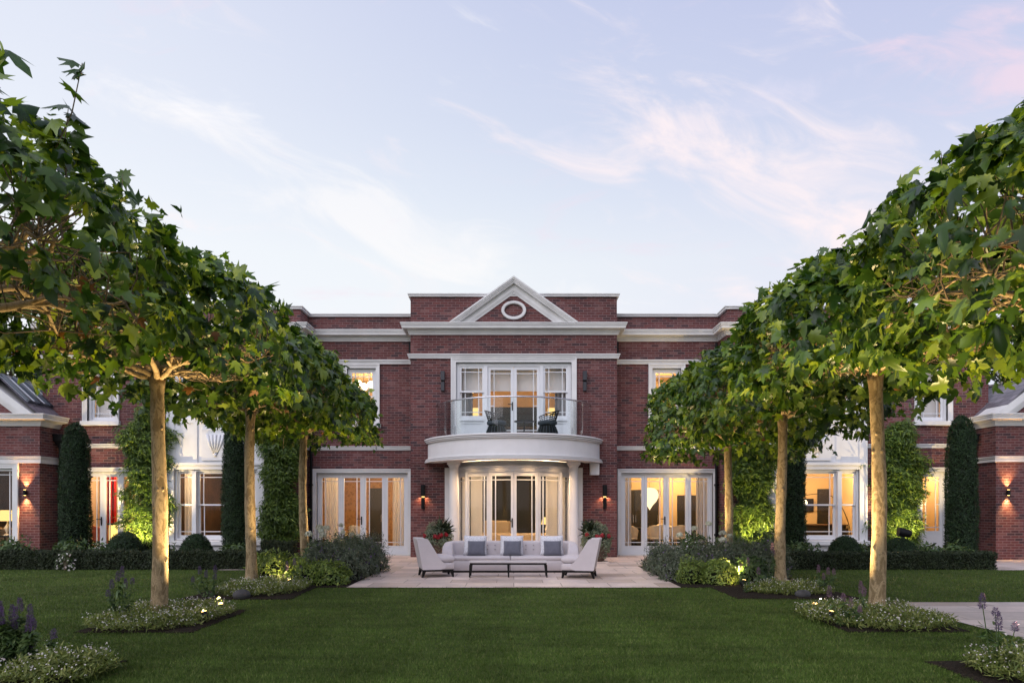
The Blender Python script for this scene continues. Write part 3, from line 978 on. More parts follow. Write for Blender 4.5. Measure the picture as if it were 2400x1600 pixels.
# white panelled bays
def bay(op, y):
    x0, x1, z0, z1 = op
    p0, p1 = (x0, y), (x1, y)
    L = x1 - x0
    mb = MB()
    ya = y - .05
    # surround from the ground to the top panel
    mb.box(x0 - .21, x0, ya, y + .05, .0, 5.76)
    mb.box(x1, x1 + .21, ya, y + .05, .0, 5.76)
    mb.box(x0 - .21, x0 - .15, ya - .03, ya - .001, .0, 5.76)
    mb.box(x1 + .15, x1 + .21, ya - .03, ya - .001, .0, 5.76)
    mb.box(x0, x1, ya + .03, y + .05, z1, 4.05)
    mb.box(x0, x1, ya, ya + .029, z1, z1 + .12)
    mb.box(x0 - .15, x1 + .15, ya - .045, ya - .001, z1 + .12, z1 + .19)
    mb.box(x0, x1, ya, ya + .029, 3.90, 4.05)
    uw = (x0 + x1) / 2
    mb.box(x0, uw - .62, ya + .03, y + .05, 4.05, 5.76)
    mb.box(uw + .62, x1, ya + .03, y + .05, 4.05, 5.76)
    mb.box(x0, x1, ya + .02, y + .04, .0, z0 - .14)
    a1, a2 = x0 + .62, x1 - .62
    for a in (a1, a2):
        mb.box(a - .055, a + .055, ya - .004, ya + .028, z1 + .19, 3.90)
    # fine rebates round the three panels
    for b0, b1 in ((x0, a1 - .055), (a1 + .055, a2 - .055), (a2 + .055, x1)):
        for q in ((b0, b0 + .02), (b1 - .02, b1)):
            mb.box(q[0], q[1], ya + .012, ya + .029, z1 + .19, 3.90)
    mb.box(uw - .40, uw + .40, ya - .005, ya + .029, 2.82, 3.72)
    mb.box(uw - .40, uw + .40, ya - .018, ya - .006, 2.82, 2.85)
    mb.box(uw - .40, uw + .40, ya - .018, ya - .006, 3.69, 3.72)
    pan = mb.build('bay_panel', M['frame'], house)
    # fluted fan emblem
    em = MB()
    for k in range(5):
        t = (k - 2) / 2.0
        em.tube([(uw + .03 * t, ya - .010, 2.98), (uw + .17 * t, ya - .022, 3.30), (uw + .24 * t, ya - .014, 3.56)], [.016, .032, .045], 8)
    em.ball((uw, ya - .012, 2.97), .05, 10)
    em.build('fan_emblem', M['frame'], pan, True)
    MB().bbox(x0 - .25, x1 + .25, ya - .12, y + .06, z0 - .14, z0 - .004, .015).build('sill', M['trim'], pan)
    # three sash windows
    mb = MB()
    b1, b2 = .58, L - .58
    stiles(mb, p0, p1, 0, L, z0, z1, .06, .06, .06, -.2, -.03)
    for b in (b1, b2):
        mb.obox(p0, p1, b - .06, b + .06, z0 + .061, z1 - .061, -.19, .045)
    win = mb.build('window', M['frame'], house)
    sash_pair(win, p0, p1, .06, b1 - .06, z0 + .06, z1 - .06, up=(False, False), lo=(False, False))
    sash_pair(win, p0, p1, b1 + .06, b2 - .06, z0 + .06, z1 - .06)
    sash_pair(win, p0, p1, b2 + .06, L - .06, z0 + .06, z1 - .06, up=(False, False), lo=(False, False))
bay(OP_BL, YC)
bay(OP_BR, YC)

# upper balcony window wall: sash, two doors, sash
x0, x1, z0, z1 = OP_UPC
p0, p1 = (x0, YC), (x1, YC)
mb = MB()
stiles(mb, p0, p1, 0, 3.36, z0, z1, .10, .10, .04, -.24, -.07)
for a in (.865, 3.36 - .865):
    mb.obox(p0, p1, a - .05, a + .05, z0 + .041, z1 - .101, -.23, -.05)
fr = mb.build('window', M['frame'], house)
casing(fr, OP_UPC, YC, .145, sill=False)
for a0, a1 in ((.10, .815), (3.36 - .815, 3.26)):
    sash_pair(fr, p0, p1, a0, a1, 4.05, z1 - .10, zm=4.83)
    mb = MB()
    mb.obox(p0, p1, a0, a1, 3.40, 3.98, -.17, -.12)
    stiles(mb, p0, p1, a0, a1, 3.40, 3.98, .08, .08, .08, -.119, -.10)
    mb.obox(p0, p1, a0 - .02, a1 + .02, 3.98, 4.05, -.18, -.06)
    mb.build('apron_panel', M['frame'], fr)
door_leaf(p0, p1, .915, 1.68, 3.40, z1 - .10, la=True, ra=False, wb=.2, mid=[(4.42, 1.0, 1.1)], hnd=(1.64, -1))
door_leaf(p0, p1, 1.68, 2.445, 3.40, z1 - .10, la=False, ra=True, wb=.2, mid=[(4.42, 2.26, 2.36)])

# bow of glazed doors below the balcony
BR, BY = 1.70, 20.25
def bp(deg, r=BR):
    return (r * math.sin(R(deg)), BY - r * math.cos(R(deg)))
angs = [-76, -51, -23.5, 0, 23.5, 51, 76]
mb = MB()
arc = [bp(a) for a in np.linspace(-76, 76, 33)]
mb.mould([(-.10, 2.44), (.02, 2.44), (.02, 2.47), (.035, 2.475), (.035, 2.51), (.05, 2.515), (.05, 2.555), (.075, 2.56), (.075, 2.60), (-.10, 2.60)], arc)
fas = mb.build('bow_entablature', M['frame'], house)
MB().mould([(-.16, 2.601), (-.05, 2.601), (-.05, 2.741), (-.16, 2.741)], arc).build('bow_frieze', M['trim'], house)
MB().mould([(-.12, .0), (.05, .0), (.05, .035), (-.12, .035)], arc).build('threshold', M['trim'], house)
for i in range(6):
    q0, q1 = bp(angs[i]), bp(angs[i + 1])
    L = math.hypot(q1[0] - q0[0], q1[1] - q0[1])
    left = i < 3
    door_leaf(q0, q1, 0, L, .036, 2.439, d=-.05, ws=.075, wt=.12, wb=.24, la=(i in (2, 4, 0)) if left else (i in (4,)), ra=(i in (1,)) if left else (i in (3, 5)),
              hnd=(L - .04, -1) if i == 2 else None)
for a in (-51, 51, -76, 76):
    q = bp(a)
    n = (math.sin(R(a)), -math.cos(R(a)))
    MB().tube([(q[0] + n[0] * .0, q[1] + n[1] * .0, .036), (q[0], q[1], 2.44)], .05, 8).build('mullion', M['frame'], house)
# pilasters on the wall beside the bow
for s in (-1, 1):
    mb = MB()
    xa, xb = sorted((s * 1.64, s * 2.00))
    mb.box(xa, xb, YC - .05, YC + .15, 0, 2.60)
    mb.box(xa - .0, xb + .0, YC - .075, YC - .051, 2.44, 2.60)
    mb.build('pilaster', M['frame'], house)

# columns
for s in (-1, 1):
    cx, cy = s * 1.68, 19.2
    prof = [(.20, 0), (.20, .06), (.185, .065), (.19, .10), (.165, .14), (.148, .155), (.150, .6), (.145, 1.4), (.125, 2.40), (.122, 2.46), (.137, 2.465), (.137, 2.49), (.124, 2.495), (.124, 2.55), (.150, 2.60), (.165, 2.625), (.165, 2.64)]
    c = MB().lathe((cx, cy, 0.014), prof, 32).build('column', M['render'], house, True, auto=40)
    MB().box(cx - .18, cx + .18, cy - .18, cy + .18, 2.654, 2.739).build('capital', M['render'], c)

# balcony
KR, KY = 2.69, 20.54
def kp(deg, r=KR):
    return (r * math.sin(R(deg)), KY - r * math.cos(R(deg)))
lim = math.degrees(math.acos(.69 / KR))
karc = [kp(a) for a in np.linspace(-lim, lim, 49)]
mb = MB()
mb.mould([(-.5, 2.742), (-.01, 2.742), (-.01, 2.775), (-.05, 2.777), (-.05, 2.790), (-.022, 2.792), (-.022, 2.815), (-.065, 2.817), (-.065, 2.828), (-.045, 2.83), (-.045, 2.845), (-.10, 2.85), (-.10, 3.295), (-.045, 3.30), (-.045, 3.318), (-.07, 3.320), (-.07, 3.332), (-.022, 3.335), (-.022, 3.36), (-.055, 3.362), (-.055, 3.376), (0, 3.379), (0, 3.410), (-.02, 3.42), (-.5, 3.42)], karc)
bal = mb.build('balcony', M['render'], house)
mb = MB()
fl = [kp(a, KR - .3) for a in np.linspace(-lim, lim, 41)]
mb.add([(x, y, 2.765) for x, y in fl] + [(x, y, 3.36) for x, y in fl], [tuple(range(41)), tuple(range(41, 82))])
mb.build('soffit', M['render'], bal)
GR = 2.34
glim = math.degrees(math.acos(.70 / GR))
parts = [(-glim, -43), (-42.2, 42.2), (43, glim)]
for a0, a1 in parts:
    gp = [kp(a, GR) for a in np.linspace(a0, a1, 25)]
    MB().mould([(-.006, 3.40), (.006, 3.40), (.006, 4.40), (-.006, 4.40)], gp).build('glass_panel', M['balglass'], bal, False)
MB().tube([kp(a, GR) + (4.42,) for a in np.linspace(-glim, glim, 49)], .022, 10).build('handrail', M['steel'], bal, True)
mb = MB()
for a in (-42.6, 42.6):
    q = kp(a, GR)
    mb.box(q[0] - .005, q[0] + .005, q[1] - .006, q[1] + .006, 3.42, 4.40)
mb.build('glass_joint', M['steel'], bal)
# recessed downlights in the soffit
for a in (-35, -12, 12, 35):
    q = kp(a, 2.34)
    MB().lathe((q[0], q[1], 2.752), [(.045, 0), (.045, .012), (.03, .012)], 12).build('downlight', M['bulb'], bal)
    light('downlight_glow', 'SPOT', (q[0], q[1], 2.70), 52, (1, .62, .29), (q[0] * .8, q[1] + .45, 0), 125, 1.0, .15)

# white loudspeaker under the balcony
tag(MB().bbox(2.20, 2.46, 19.60, 19.84, 2.39, 2.735, .012).build('outdoor_speaker', M['frame'], None),
    'small white boxy loudspeaker under the right end of the balcony', 'speaker')

# wall lights
def wall_light(x, z0, z1, label, lit):
    t = T('wall_light', (x, YC - .001, z0), label, 'wall light', 'tall dark wall lights beside the balcony')
    zm = z0 + (z1 - z0) * .53
    MB().bbox(x - .05, x + .05, YC - .10, YC - .002, z0, zm - .045, .006).build('lower_body', M['lampgrey' if not lit else 'black'], t)
    MB().bbox(x - .058, x + .058, YC - .125, YC - .002, zm, z1, .006).build('upper_body', M['lampgrey' if not lit else 'black'], t)
    mb = MB()
    mb.box(x - .042, x + .042, YC - .060, YC - .004, zm - .045, zm - .004)
    mb.build('light_gap', M['shade'] if lit else M['black'], t)
    if lit:
        for s in (-1, 1):
            light('wall_light_glow', 'SPOT', (x + s * .062, YC - .07, zm - .01), 9, (1, .45, .2), (x + s * .16, YC + .03, zm - .45), 120, 1.0, .01)
wall_light(-2.63, 1.42, 2.11, 'tall black wall light left of the balcony columns, lit', True)
wall_light(2.64, 1.42, 2.11, 'tall black wall light right of the balcony columns, lit', True)
wall_light(-2.06, 4.83, 5.40, 'dark unlit wall light left of the upper balcony doors', False)
wall_light(2.06, 4.83, 5.40, 'dark unlit wall light right of the upper balcony doors', False)
# small black boxes high in the two inner corners
for s, lab in ((-1, 'left'), (1, 'right')):
    x = s * 3.09
    tag(MB().bbox(x - .065, x + .065, YR - .16, YR - .002, 6.10, 6.42, .01).build('alarm_box', M['black']),
        'small black box under the cornice in the %s inner corner' % lab, 'box')

# wing wall lights: short cylinders throwing light up and down
def updown(x, y, label):
    z = 1.87
    t = T('updown_light', (x, y, z), label, 'wall light', 'round up and down wall lights on the wings')
    MB().lathe((x, y - .075, z - .075), [(.038, 0), (.045, .004), (.045, .146), (.038, .15)], 16).build('body', M['black'], t, True, auto=40)
    MB().box(x - .02, x + .02, y - .035, y - .001, z - .02, z + .02).build('bracket', M['black'], t)
    for s in (-1, 1):
        MB().lathe((x, y - .075, z + s * .078 - .002), [(.03, 0), (.03, .004)], 12).build('lens', M['bulb'], t)
        light('updown_glow', 'SPOT', (x, y - .075, z + s * .085), 150, (1, .52, .2), (x, y - .005, z + s * .75), 78, 1.0, .02)
updown(-13.60, 19.06, 'short black up and down light on the left brick pier')
updown(13.72, 19.0, 'short black up and down light on the right brick wing')

# drainpipes
def pipe(x, y, ztop, hop):
    mb = MB().tube([(x, y, .02), (x, y, ztop)], .04, 12)
    for z in np.arange(.6, ztop - .2, 1.5):
        mb.box(x - .05, x + .05, y - .047, y + .12, z, z + .06)
    o = mb.build('drainpipe', M['black'], house, True, auto=40)
    if hop:
        h = MB()
        h.loft([[(x + sx_ * w, y + sy_ * .9 * w, z) for sx_, sy_ in ((-1, -1), (1, -1), (1, 1), (-1, 1))] for w, z in ((.045, ztop - .06), (.06, ztop), (.13, ztop + .12), (.13, ztop + .26), (.145, ztop + .265), (.145, ztop + .31))], caps=True)
        h.build('hopper', M['black'], o)
pipe(-13.06, 19.66, 3.24, True)
pipe(13.20, 19.66, 3.24, True)
pipe(-6.10, 20.55, 6.40, False)
pipe(6.10, 20.55, 6.40, False)

# wing cornices, string courses, gables and roofs
WC = steps(4.045, [(.32, .036), (.295, .036), (.275, .05)], .014, .03)[:-1] + [(.25, 3.89), (.12, 3.87)] + steps(3.855, [(.10, .04), (.075, .04), (.05, .03)], .010, .025)[1:]
WS = steps(2.88, [(.10, .026), (.085, .026), (.065, .11)], .014, .03)
WS2 = steps(2.88, [(.10, .026), (.085, .026), (.065, .075)], .014, .03)
MB().mould(WC, [(-20.5, 19.06), (-13.23, 19.06), (-13.23, YC)]).build('wing_cornice', M['trim'], house)
MB().mould(WS, [(-20.5, 19.06), (-13.23, 19.06), (-13.23, YC)]).build('string_course', M['trim'], house)
MB().mould(WC, [(13.42, YC), (13.42, 19.0), (20.7, 19.0)]).build('wing_cornice', M['trim'], house)
MB().mould(WS2, [(13.42, YC), (13.42, 19.0), (20.7, 19.0)]).build('string_course', M['trim'], house)
for s, xe, yf in ((-1, -13.23, 19.06), (1, 13.42, 19.0)):
    ex = xe - s * -.14                      # eave line
    ex = xe + s * -.10
    rx = xe + s * 1.02
    mid = s * 17.1
    # sloping slate skirt to a flat top
    mb = MB()
    zt = 5.11
    yb = 27.5
    yq = yf - .28
    mb.add([(ex, yq, 4.052), (ex, yb, 4.052), (rx, yb, zt), (rx, yq, zt), (s * 20.5, yq, zt), (s * 20.5, yb, zt)],
           [(0, 1, 2, 3), (3, 2, 5, 4)])
    rf = mb.build('wing_roof', M['slate'], house)
    MB().box(min(rx - .04, rx + .04), max(rx - .04, rx + .04), yf - .28, yb, zt - .01, zt + .045).build('ridge_cap', M['trim'], rf)
    # gable pediment over the wing front
    mb = MB()
    hw, bz2 = 3.85, 4.046
    ap = bz2 + hw * .75
    def rk(v0, v1, ya, yb_):
        h0, h1 = (ap - v0 - bz2) / .75, (ap - v1 - bz2) / .75
        mb.prism([(mid - h0, bz2), (mid, ap - v0), (mid + h0, bz2), (mid + h1, bz2), (mid, ap - v1), (mid - h1, bz2)], ya, yb_)
    rk(0, .22, yf - .30, yf + .6)
    rk(.22, .28, yf - .27, yf + .5)
    rk(.28, .34, yf - .24, yf + .5)
    rk(.34, .46, yf - .12, yf + .5)
    mb.build('gable_rake', M['trim'], house)
    MB().prism([(mid - hw + .4, bz2), (mid + hw - .4, bz2), (mid, ap - .3)], yf - .04, yf + .45).build('gable', M['brick'], house)
    if s < 0:
        # glazed strip with zinc bars along the slope
        sl = (zt - 4.05) / (ex - rx)
        def on(x, y, d):
            return (x + d * .7, y, 4.05 + (ex - x) * sl + d * .7)
        g = MB()
        xa, xb = -13.50, -14.22
        g.add([on(xa, 18.85, .02), on(xa, 27, .02), on(xb, 27, .02), on(xb, 18.85, .02)], [(0, 1, 2, 3)])
        sk = g.build('skylight', M['skyglass'], house)
        for k in range(20):
            y = 18.95 + k * .42
            b = MB()
            vs = []
            for x in (xa + .05, xb - .02):
                for yy in (y - .07, y + .07):
                    for d in (.02, .09):
                        vs.append(on(x, yy, d))
            b.add(vs, [(0, 1, 3, 2), (4, 6, 7, 5), (0, 4, 5, 1), (2, 3, 7, 6), (0, 2, 6, 4), (1, 5, 7, 3)])
            b.build('roof_bar', M['zinc'], sk)
        b = MB()
        b.add([on(xa + .02, 18.82, .03), on(xa + .02, 27, .03), on(xa + .07, 27, .03), on(xa + .07, 18.82, .03), on(xa + .02, 18.82, .07), on(xa + .02, 27, .07), on(xa + .07, 27, .07), on(xa + .07, 18.82, .07)],
              [(0, 1, 2, 3), (4, 5, 6, 7), (0, 1, 5, 4), (2, 3, 7, 6), (0, 3, 7, 4), (1, 2, 6, 5)])
        b.build('roof_bar', M['zinc'], sk)

# ------------------------------------------------------------------ rooms behind the glass
def room(x0, x1, y0, y1, z0, z1, m, fm='ifloor', lights=()):
    mb = MB()
    a = [(x0, y0), (x0, y1), (x1, y1), (x1, y0)]
    for i in range(3):
        (xa, ya), (xb, yb) = a[i], a[i + 1]
        mb.add([(xa, ya, z0), (xb, yb, z0), (xb, yb, z1), (xa, ya, z1)], [(0, 1, 2, 3)])
    o = mb.build('room_wall', M[m], house)
    mb = MB()
    mb.add([(x0, y0, z1), (x1, y0, z1), (x1, y1, z1), (x0, y1, z1)], [(0, 1, 2, 3)])
    mb.build('ceiling', M['w_cream'], o)
    mb = MB()
    mb.add([(x0, y0, z0), (x1, y0, z0), (x1, y1, z0), (x0, y1, z0)], [(0, 1, 2, 3)])
    mb.build('room_floor', M[fm], o)
    for i, (lx, ly, lz, en) in enumerate(lights):
        light('ceiling_light', 'POINT', (lx, ly, lz), en * 1.8, (1.0, .76, .48) if ly < y0 + 1.0 else WARM, radius=.15)
    return o

room(-3.0, 3.0, YC + .33, 26, .01, 2.84, 'w_dark', lights=[(-1.3, 22.0, 2.55, 18), (1.3, 22.0, 2.55, 18), (-.8, 19.85, 2.35, 78), (.8, 19.85, 2.35, 78)])
room(-7.0, -3.05, YR + .33, 25, .01, 2.84, 'w_amber', lights=[(-4.6, 22.6, 2.5, 50), (-5.62, 21.55, 2.55, 44), (-3.55, 21.55, 2.55, 50)])
room(3.05, 7.0, YR + .33, 25.6, .01, 2.84, 'w_cream', lights=[(4.9, 24.0, 2.5, 30), (3.6, 21.5, 2.6, 18), (5.85, 21.5, 2.6, 16), (6.0, 24.6, 2.5, 36)])
room(-10.42, -7.04, YC + .33, 25, .01, 2.84, 'w_brown', lights=[(-8.6, 22.5, 2.5, 70), (-9.55, 20.75, 2.5, 30)])
room(7.04, 11.3, YC + .33, 24.2, .01, 2.84, 'w_cream', lights=[(8.6, 22.4, 2.6, 66), (10.4, 22.2, 2.6, 56)])
room(-13.36, -10.46, YC + .33, 24, .01, 2.84, 'w_taupe', lights=[(-12.0, 21.6, 2.6, 75)])
room(11.34, 13.44, YC + .33, 24, .01, 2.84, 'w_cream', lights=[(12.6, 21.8, 2.6, 50)])
room(-20.4, -13.78, 19.06 + .33, 25, .01, 2.84, 'w_brown', lights=[(-16, 22, 2.5, 80)])
room(13.88, 20.4, 19.06 + .33, 25, .01, 2.84, 'w_cream', lights=[(17, 22, 2.5, 60)])
room(-3.0, 3.0, YC + .33, 25, 3.34, 5.95, 'w_honey', lights=[(-1.2, 22.4, 5.7, 45), (1.2, 22.4, 5.7, 45)])
room(-7.0, -3.05, YR + .33, 24.5, 3.34, 5.95, 'w_taupe', lights=[(-4.9, 23.2, 5.0, 50)])
room(3.05, 7.0, YR + .33, 24.5, 3.34, 5.95, 'w_cream', lights=[(4.9, 22.4, 5.6, 70)])
room(-13.36, -7.04, YC + .33, 24, 3.34, 5.95, 'w_cream', lights=[(-12, 20.9, 5.2, 26), (-8.6, 21.5, 5.6, 30)])
room(7.04, 13.44, YC + .33, 24, 3.34, 5.95, 'w_cream', lights=[(12.2, 21.5, 5.2, 14), (8.8, 21.5, 5.6, 30)])

def curtain(x0, x1, y, z0, z1, m, label, folds=None, amp=.035, pts=None, name='curtain', cat='curtain'):
    """wavy hanging cloth with real depth"""
    n = int(abs(x1 - x0) / .012) + 8
    folds = folds or max(3, int(abs(x1 - x0) / .10))
    rnd = random.Random(int((x0 + y) * 1000))
    ph = rnd.random() * 6
    mb = MB()
    rings = []
    for k in range(n + 1):
        t = k / n
        x = x0 + (x1 - x0) * t
        yo = amp * math.sin(2 * PI * folds * t + ph + .8 * math.sin(5 * t))
        xx, yy = (x, y + yo)
        if pts:
            a = pts[0] + (pts[1] - pts[0]) * t
            rr_ = pts[2] + yo
            xx, yy = rr_ * math.sin(R(a)), BY - rr_ * math.cos(R(a))
        rings.append([(xx, yy, z0), (xx, yy + .35 * yo * 0, z1), (xx, yy + .006, z1), (xx, yy + .006, z0)])
    mb.loft(rings, caps=True)
    o = mb.build(name, M[m], None, True, auto=50)
    return tag(o, label, cat)

curtain(-5.84, -5.42, 21.02, .03, 2.62, 'curt', 'cream curtain at the left side of the left French doors')
curtain(-3.72, -3.22, 21.02, .03, 2.62, 'curt', 'cream curtain at the right side of the left French doors')
curtain(3.32, 3.62, 21.02, .03, 2.62, 'curt2', 'pale grey curtain at the left side of the right French doors')
curtain(5.62, 6.00, 21.02, .03, 2.62, 'curt2', 'pale grey curtain at the right side of the right French doors')
curtain(0, 1, 0, .03, 2.60, 'curt', 'cream curtain left of the middle inside the bowed doors', folds=8, pts=(-52, -36, 1.52))
curtain(0, 1.01, 0, .03, 2.60, 'curt', 'cream curtain right of the middle inside the bowed doors', folds=8, pts=(37, 53, 1.52))
curtain(0, 1.02, 0, .03, 2.60, 'curt', 'cream curtain far left inside the bowed doors', folds=8, pts=(-75, -58, 1.52))
curtain(0, 1.03, 0, .03, 2.60, 'curt', 'cream curtain far right inside the bowed doors', folds=8, pts=(58, 75, 1.52))
curtain(-9.78, -9.32, 20.25, .4, 2.6, 'curt', 'cream curtain in the narrow left light of the left bay window')
curtain(-7.98, -7.50, 20.25, .4, 2.6, 'curt', 'cream curtain in the narrow right light of the left bay window')
curtain(-9.32, -9.0, 22.2, .1, 2.6, 'goldcurt', 'gold curtain hanging inside the left bay window room')
curtain(-13.28, -12.82, 22.0, .1, 2.55, 'redcurt', 'bright red curtain inside the far left room')
curtain(-1.58, -1.22, 20.32, 3.5, 5.6, 'stripe', 'striped curtain left of the balcony doors')
curtain(1.22, 1.58, 20.32, 3.5, 5.6, 'stripe', 'striped curtain right of the balcony doors')
# roman blinds
def blind(x0, x1, y, z0, z1, label):
    mb = MB()
    mb.box(x0, x1, y, y + .012, z0, z1)
    mb.box(x0, x1, y - .012, y - .001, z0 - .012, z0 + .03)
    mb.box(x0, x1, y - .014, y + .03, z1, z1 + .05)
    return tag(mb.build('roman_blind', M['blind']), label, 'blind', 'white blinds at the upper windows')
blind(-1.52, -.90, 20.22, 4.86, 5.62, 'white blind in the left sash beside the balcony doors')
blind(-.80, .80, 20.22, 4.90, 5.50, 'wide white blind half down over the balcony doors')
blind(.90, 1.52, 20.22, 4.86, 5.62, 'white blind in the right sash beside the balcony doors')
blind(-12.36, -11.62, 20.20, 4.02, 5.62, 'white blind fully down in the far left upper window')
blind(11.80, 12.58, 20.20, 4.02, 5.62, 'white blind fully down in the far right upper window')

# lamps, sofas, tables and chairs inside
def table_lamp(x, y, z, s, label):
    t = T('table_lamp', (x, y, z), label, 'lamp')
    MB().lathe((x, y, z), [(.07 * s, 0), (.07 * s, .02 * s), (.02 * s, .04 * s), (.05 * s, .12 * s), (.055 * s, .17 * s), (.015 * s, .25 * s), (.012 * s, .34 * s)], 16).build('base', M['creamfab'], t, True, auto=40)
    MB().lathe((x, y, z + .30 * s), [(.17 * s, 0), (.172 * s, .005), (.12 * s, .22 * s), (.118 * s, .22 * s)], 20).build('lamp_shade', M['shade'], t, True, auto=40)
    light('lamp_bulb', 'POINT', (x, y - .22 * s, z + .35 * s), 6, WARM, radius=.06)

def side_table(x, y, z, w, d, h, label, m='darkwood'):
    t = T('side_table', (x, y, z), label, 'table')
    MB().bbox(x - w / 2, x + w / 2, y - d / 2, y + d / 2, z + h - .04, z + h, .006).build('table_top', M[m], t)
    for a in (-1, 1):
        for b in (-1, 1):
            MB().tube([(x + a * (w / 2 - .04), y + b * (d / 2 - .04), z), (x + a * (w / 2 - .03), y + b * (d / 2 - .03), z + h - .04)], .018, 8).build('leg', M[m], t)
    return t

side_table(1.02, 21.2, .01, .5, .45, .62, 'dark side table under the lamp behind the bowed doors')
table_lamp(1.02, 21.2, .63, 1.0, 'yellow table lamp glowing behind the right bowed door')
table_lamp(-15.05, 20.3, .62, 1.45, 'large yellow lamp glowing in the left wing window')
side_table(-15.05, 20.3, .01, .55, .5, .61, 'small dark table holding the large yellow lamp')
for x, lab in ((-1.32, 'left'), (1.30, 'right')):
    side_table(x, 22.0, 3.35, .5, .45, .60, 'bedside table seen behind the %s sash at the balcony' % lab)
    t = T('bedside_lamp', (x, 22.0, 3.95), 'square glowing bedside lamp behind the %s sash at the balcony' % lab, 'lamp', 'glowing bedside lamps upstairs')
    MB().lathe((x, 22.0, 3.95), [(.08, 0), (.08, .02), (.02, .03), (.02, .42)], 12).build('base', M['black'], t)
    MB().bbox(x - .2, x + .2, 21.86, 22.14, 4.36, 4.64, .01).build('lamp_shade', M['shade'], t)
    light('lamp_bulb', 'POINT', (x, 21.7, 4.5), 10, WARM, radius=.08)
# dark padded headboard
t = T('bed', (0, 23.2, 3.35), 'dark bed with a tall headboard seen through the balcony doors', 'bed')
MB().bbox(-.98, .98, 23.2, 23.3, 3.35, 4.86, .03).build('headboard', M['darkwood'], t)
MB().bbox(-.9, .9, 21.2, 23.19, 3.5, 3.95, .05).build('mattress', M['w_brown'], t)

def indoor_sofa(x0, x1, y0, z, h, label, m='dimfab'):
    t = T('indoor_sofa', ((x0 + x1) / 2, y0, z), label, 'sofa')
    MB().bbox(x0, x1, y0, y0 + .22, z + .05, z + h, .06).build('backrest', M[m], t)
    MB().bbox(x0, x1, y0 + .221, y0 + .95, z + .05, z + .42, .05).build('seat', M[m], t)
    for xa, xb in ((x0 - .18, x0 - .001), (x1 + .001, x1 + .18)):
        MB().bbox(xa, xb, y0, y0 + .95, z + .05, z + .6, .05).build('arm', M[m], t)
indoor_sofa(-1.05, 1.25, 20.75, .01, .66, 'long cream sofa back seen through the bowed doors')
indoor_sofa(-.98, -.10, 22.0, .01, 1.02, 'higher cream sofa back deeper in the room behind the bowed doors')
indoor_sofa(-8.62, -7.9, 20.75, .01, .80, 'cream armchair back in the left bay window')

# pendant over the dining table
t = T('pendant_lamp', (4.58, 23.0, 1.36), 'big white teardrop paper pendant glowing over the dining table', 'pendant')
MB().lathe((4.58, 23.0, 1.36), [(.004, 0), (.03, .05), (.11, .17), (.22, .29), (.285, .42), (.295, .53), (.26, .65), (.17, .73), (.03, .76)], 28).build('lamp_shade', M['pend'], t, True)
MB().tube([(4.58, 23.0, 2.11), (4.58, 23.0, 2.83)], .006, 6).build('cord', M['black'], t)
light('pendant_bulb', 'POINT', (4.58, 22.5, 1.5), 6, WARM, radius=.15)
t = T('dining_table', (4.6, 23.0, .01), 'dark dining table behind the right French doors', 'table')
MB().bbox(3.7, 5.6, 22.5, 23.5, .72, .77, .01).build('table_top', M['darkwood'], t)
for a in (3.85, 5.45):
    for b in (22.65, 23.35):
        MB().tube([(a, b, .01), (a, b, .72)], .035, 8).build('leg', M['darkwood'], t)

def shell_chair(x, y, rz, label, m='creamfab', group='cream chairs round the dining table', z=.01, h=.86):
    t = T('dining_chair', (0, 0, 0), label, 'chair', group)
    mb = MB()
    rings = []
    for k in range(13):                      # curved back shell
        a = R(-115 + 230 * k / 12)
        ht = h - .20 * (abs(k - 6) / 6) ** 2
        ox, oy = .27 * math.sin(a), .25 * math.cos(a)
        rings.append([(ox, oy, .46), (ox * 1.12, oy * 1.15, ht), (ox * 1.0, oy * 1.03, ht + .012), (ox * .84, oy * .84, ht - .01), (ox * .80, oy * .8, .46)])
    mb.loft(rings, caps=True)
    mb.build('backrest', M[m], t, True, auto=60)
    MB().lathe((0, 0, .38), [(.20, 0), (.26, .02), (.27, .06), (.25, .10), (.12, .115)], 20).build('seat', M[m], t, True)
    for a, b in ((-1, -1), (1, -1), (1, 1), (-1, 1)):
        MB().tube([(a * .22, b * .22, 0), (a * .15, b * .15, .385)], [.012, .018], 8).build('leg', M['darkwood'], t)
    t.location = (x, y, z)
    t.rotation_euler = (0, 0, rz)
    return t
shell_chair(4.62, 22.25, PI, 'cream dining chair in front of the table, its back to the doors')
shell_chair(3.75, 22.2, PI * .85, 'cream dining chair at the left front of the table')
shell_chair(5.35, 22.3, PI * 1.1, 'cream dining chair at the right front of the table')
shell_chair(5.25, 23.75, 0.1, 'cream dining chair behind the table')
shell_chair(-12.35, 21.3, PI * 1.15, 'coral tub chair in the far left room', 'pinkfab', 'coral chairs in the far left room')
shell_chair(-12.9, 21.4, PI * .8, 'coral tub chair by the red curtain', 'pinkfab', 'coral chairs in the far left room')
shell_chair(-5.0, 21.9, PI * .9, 'small cream chair in the amber room', group='cream chair in the amber room')

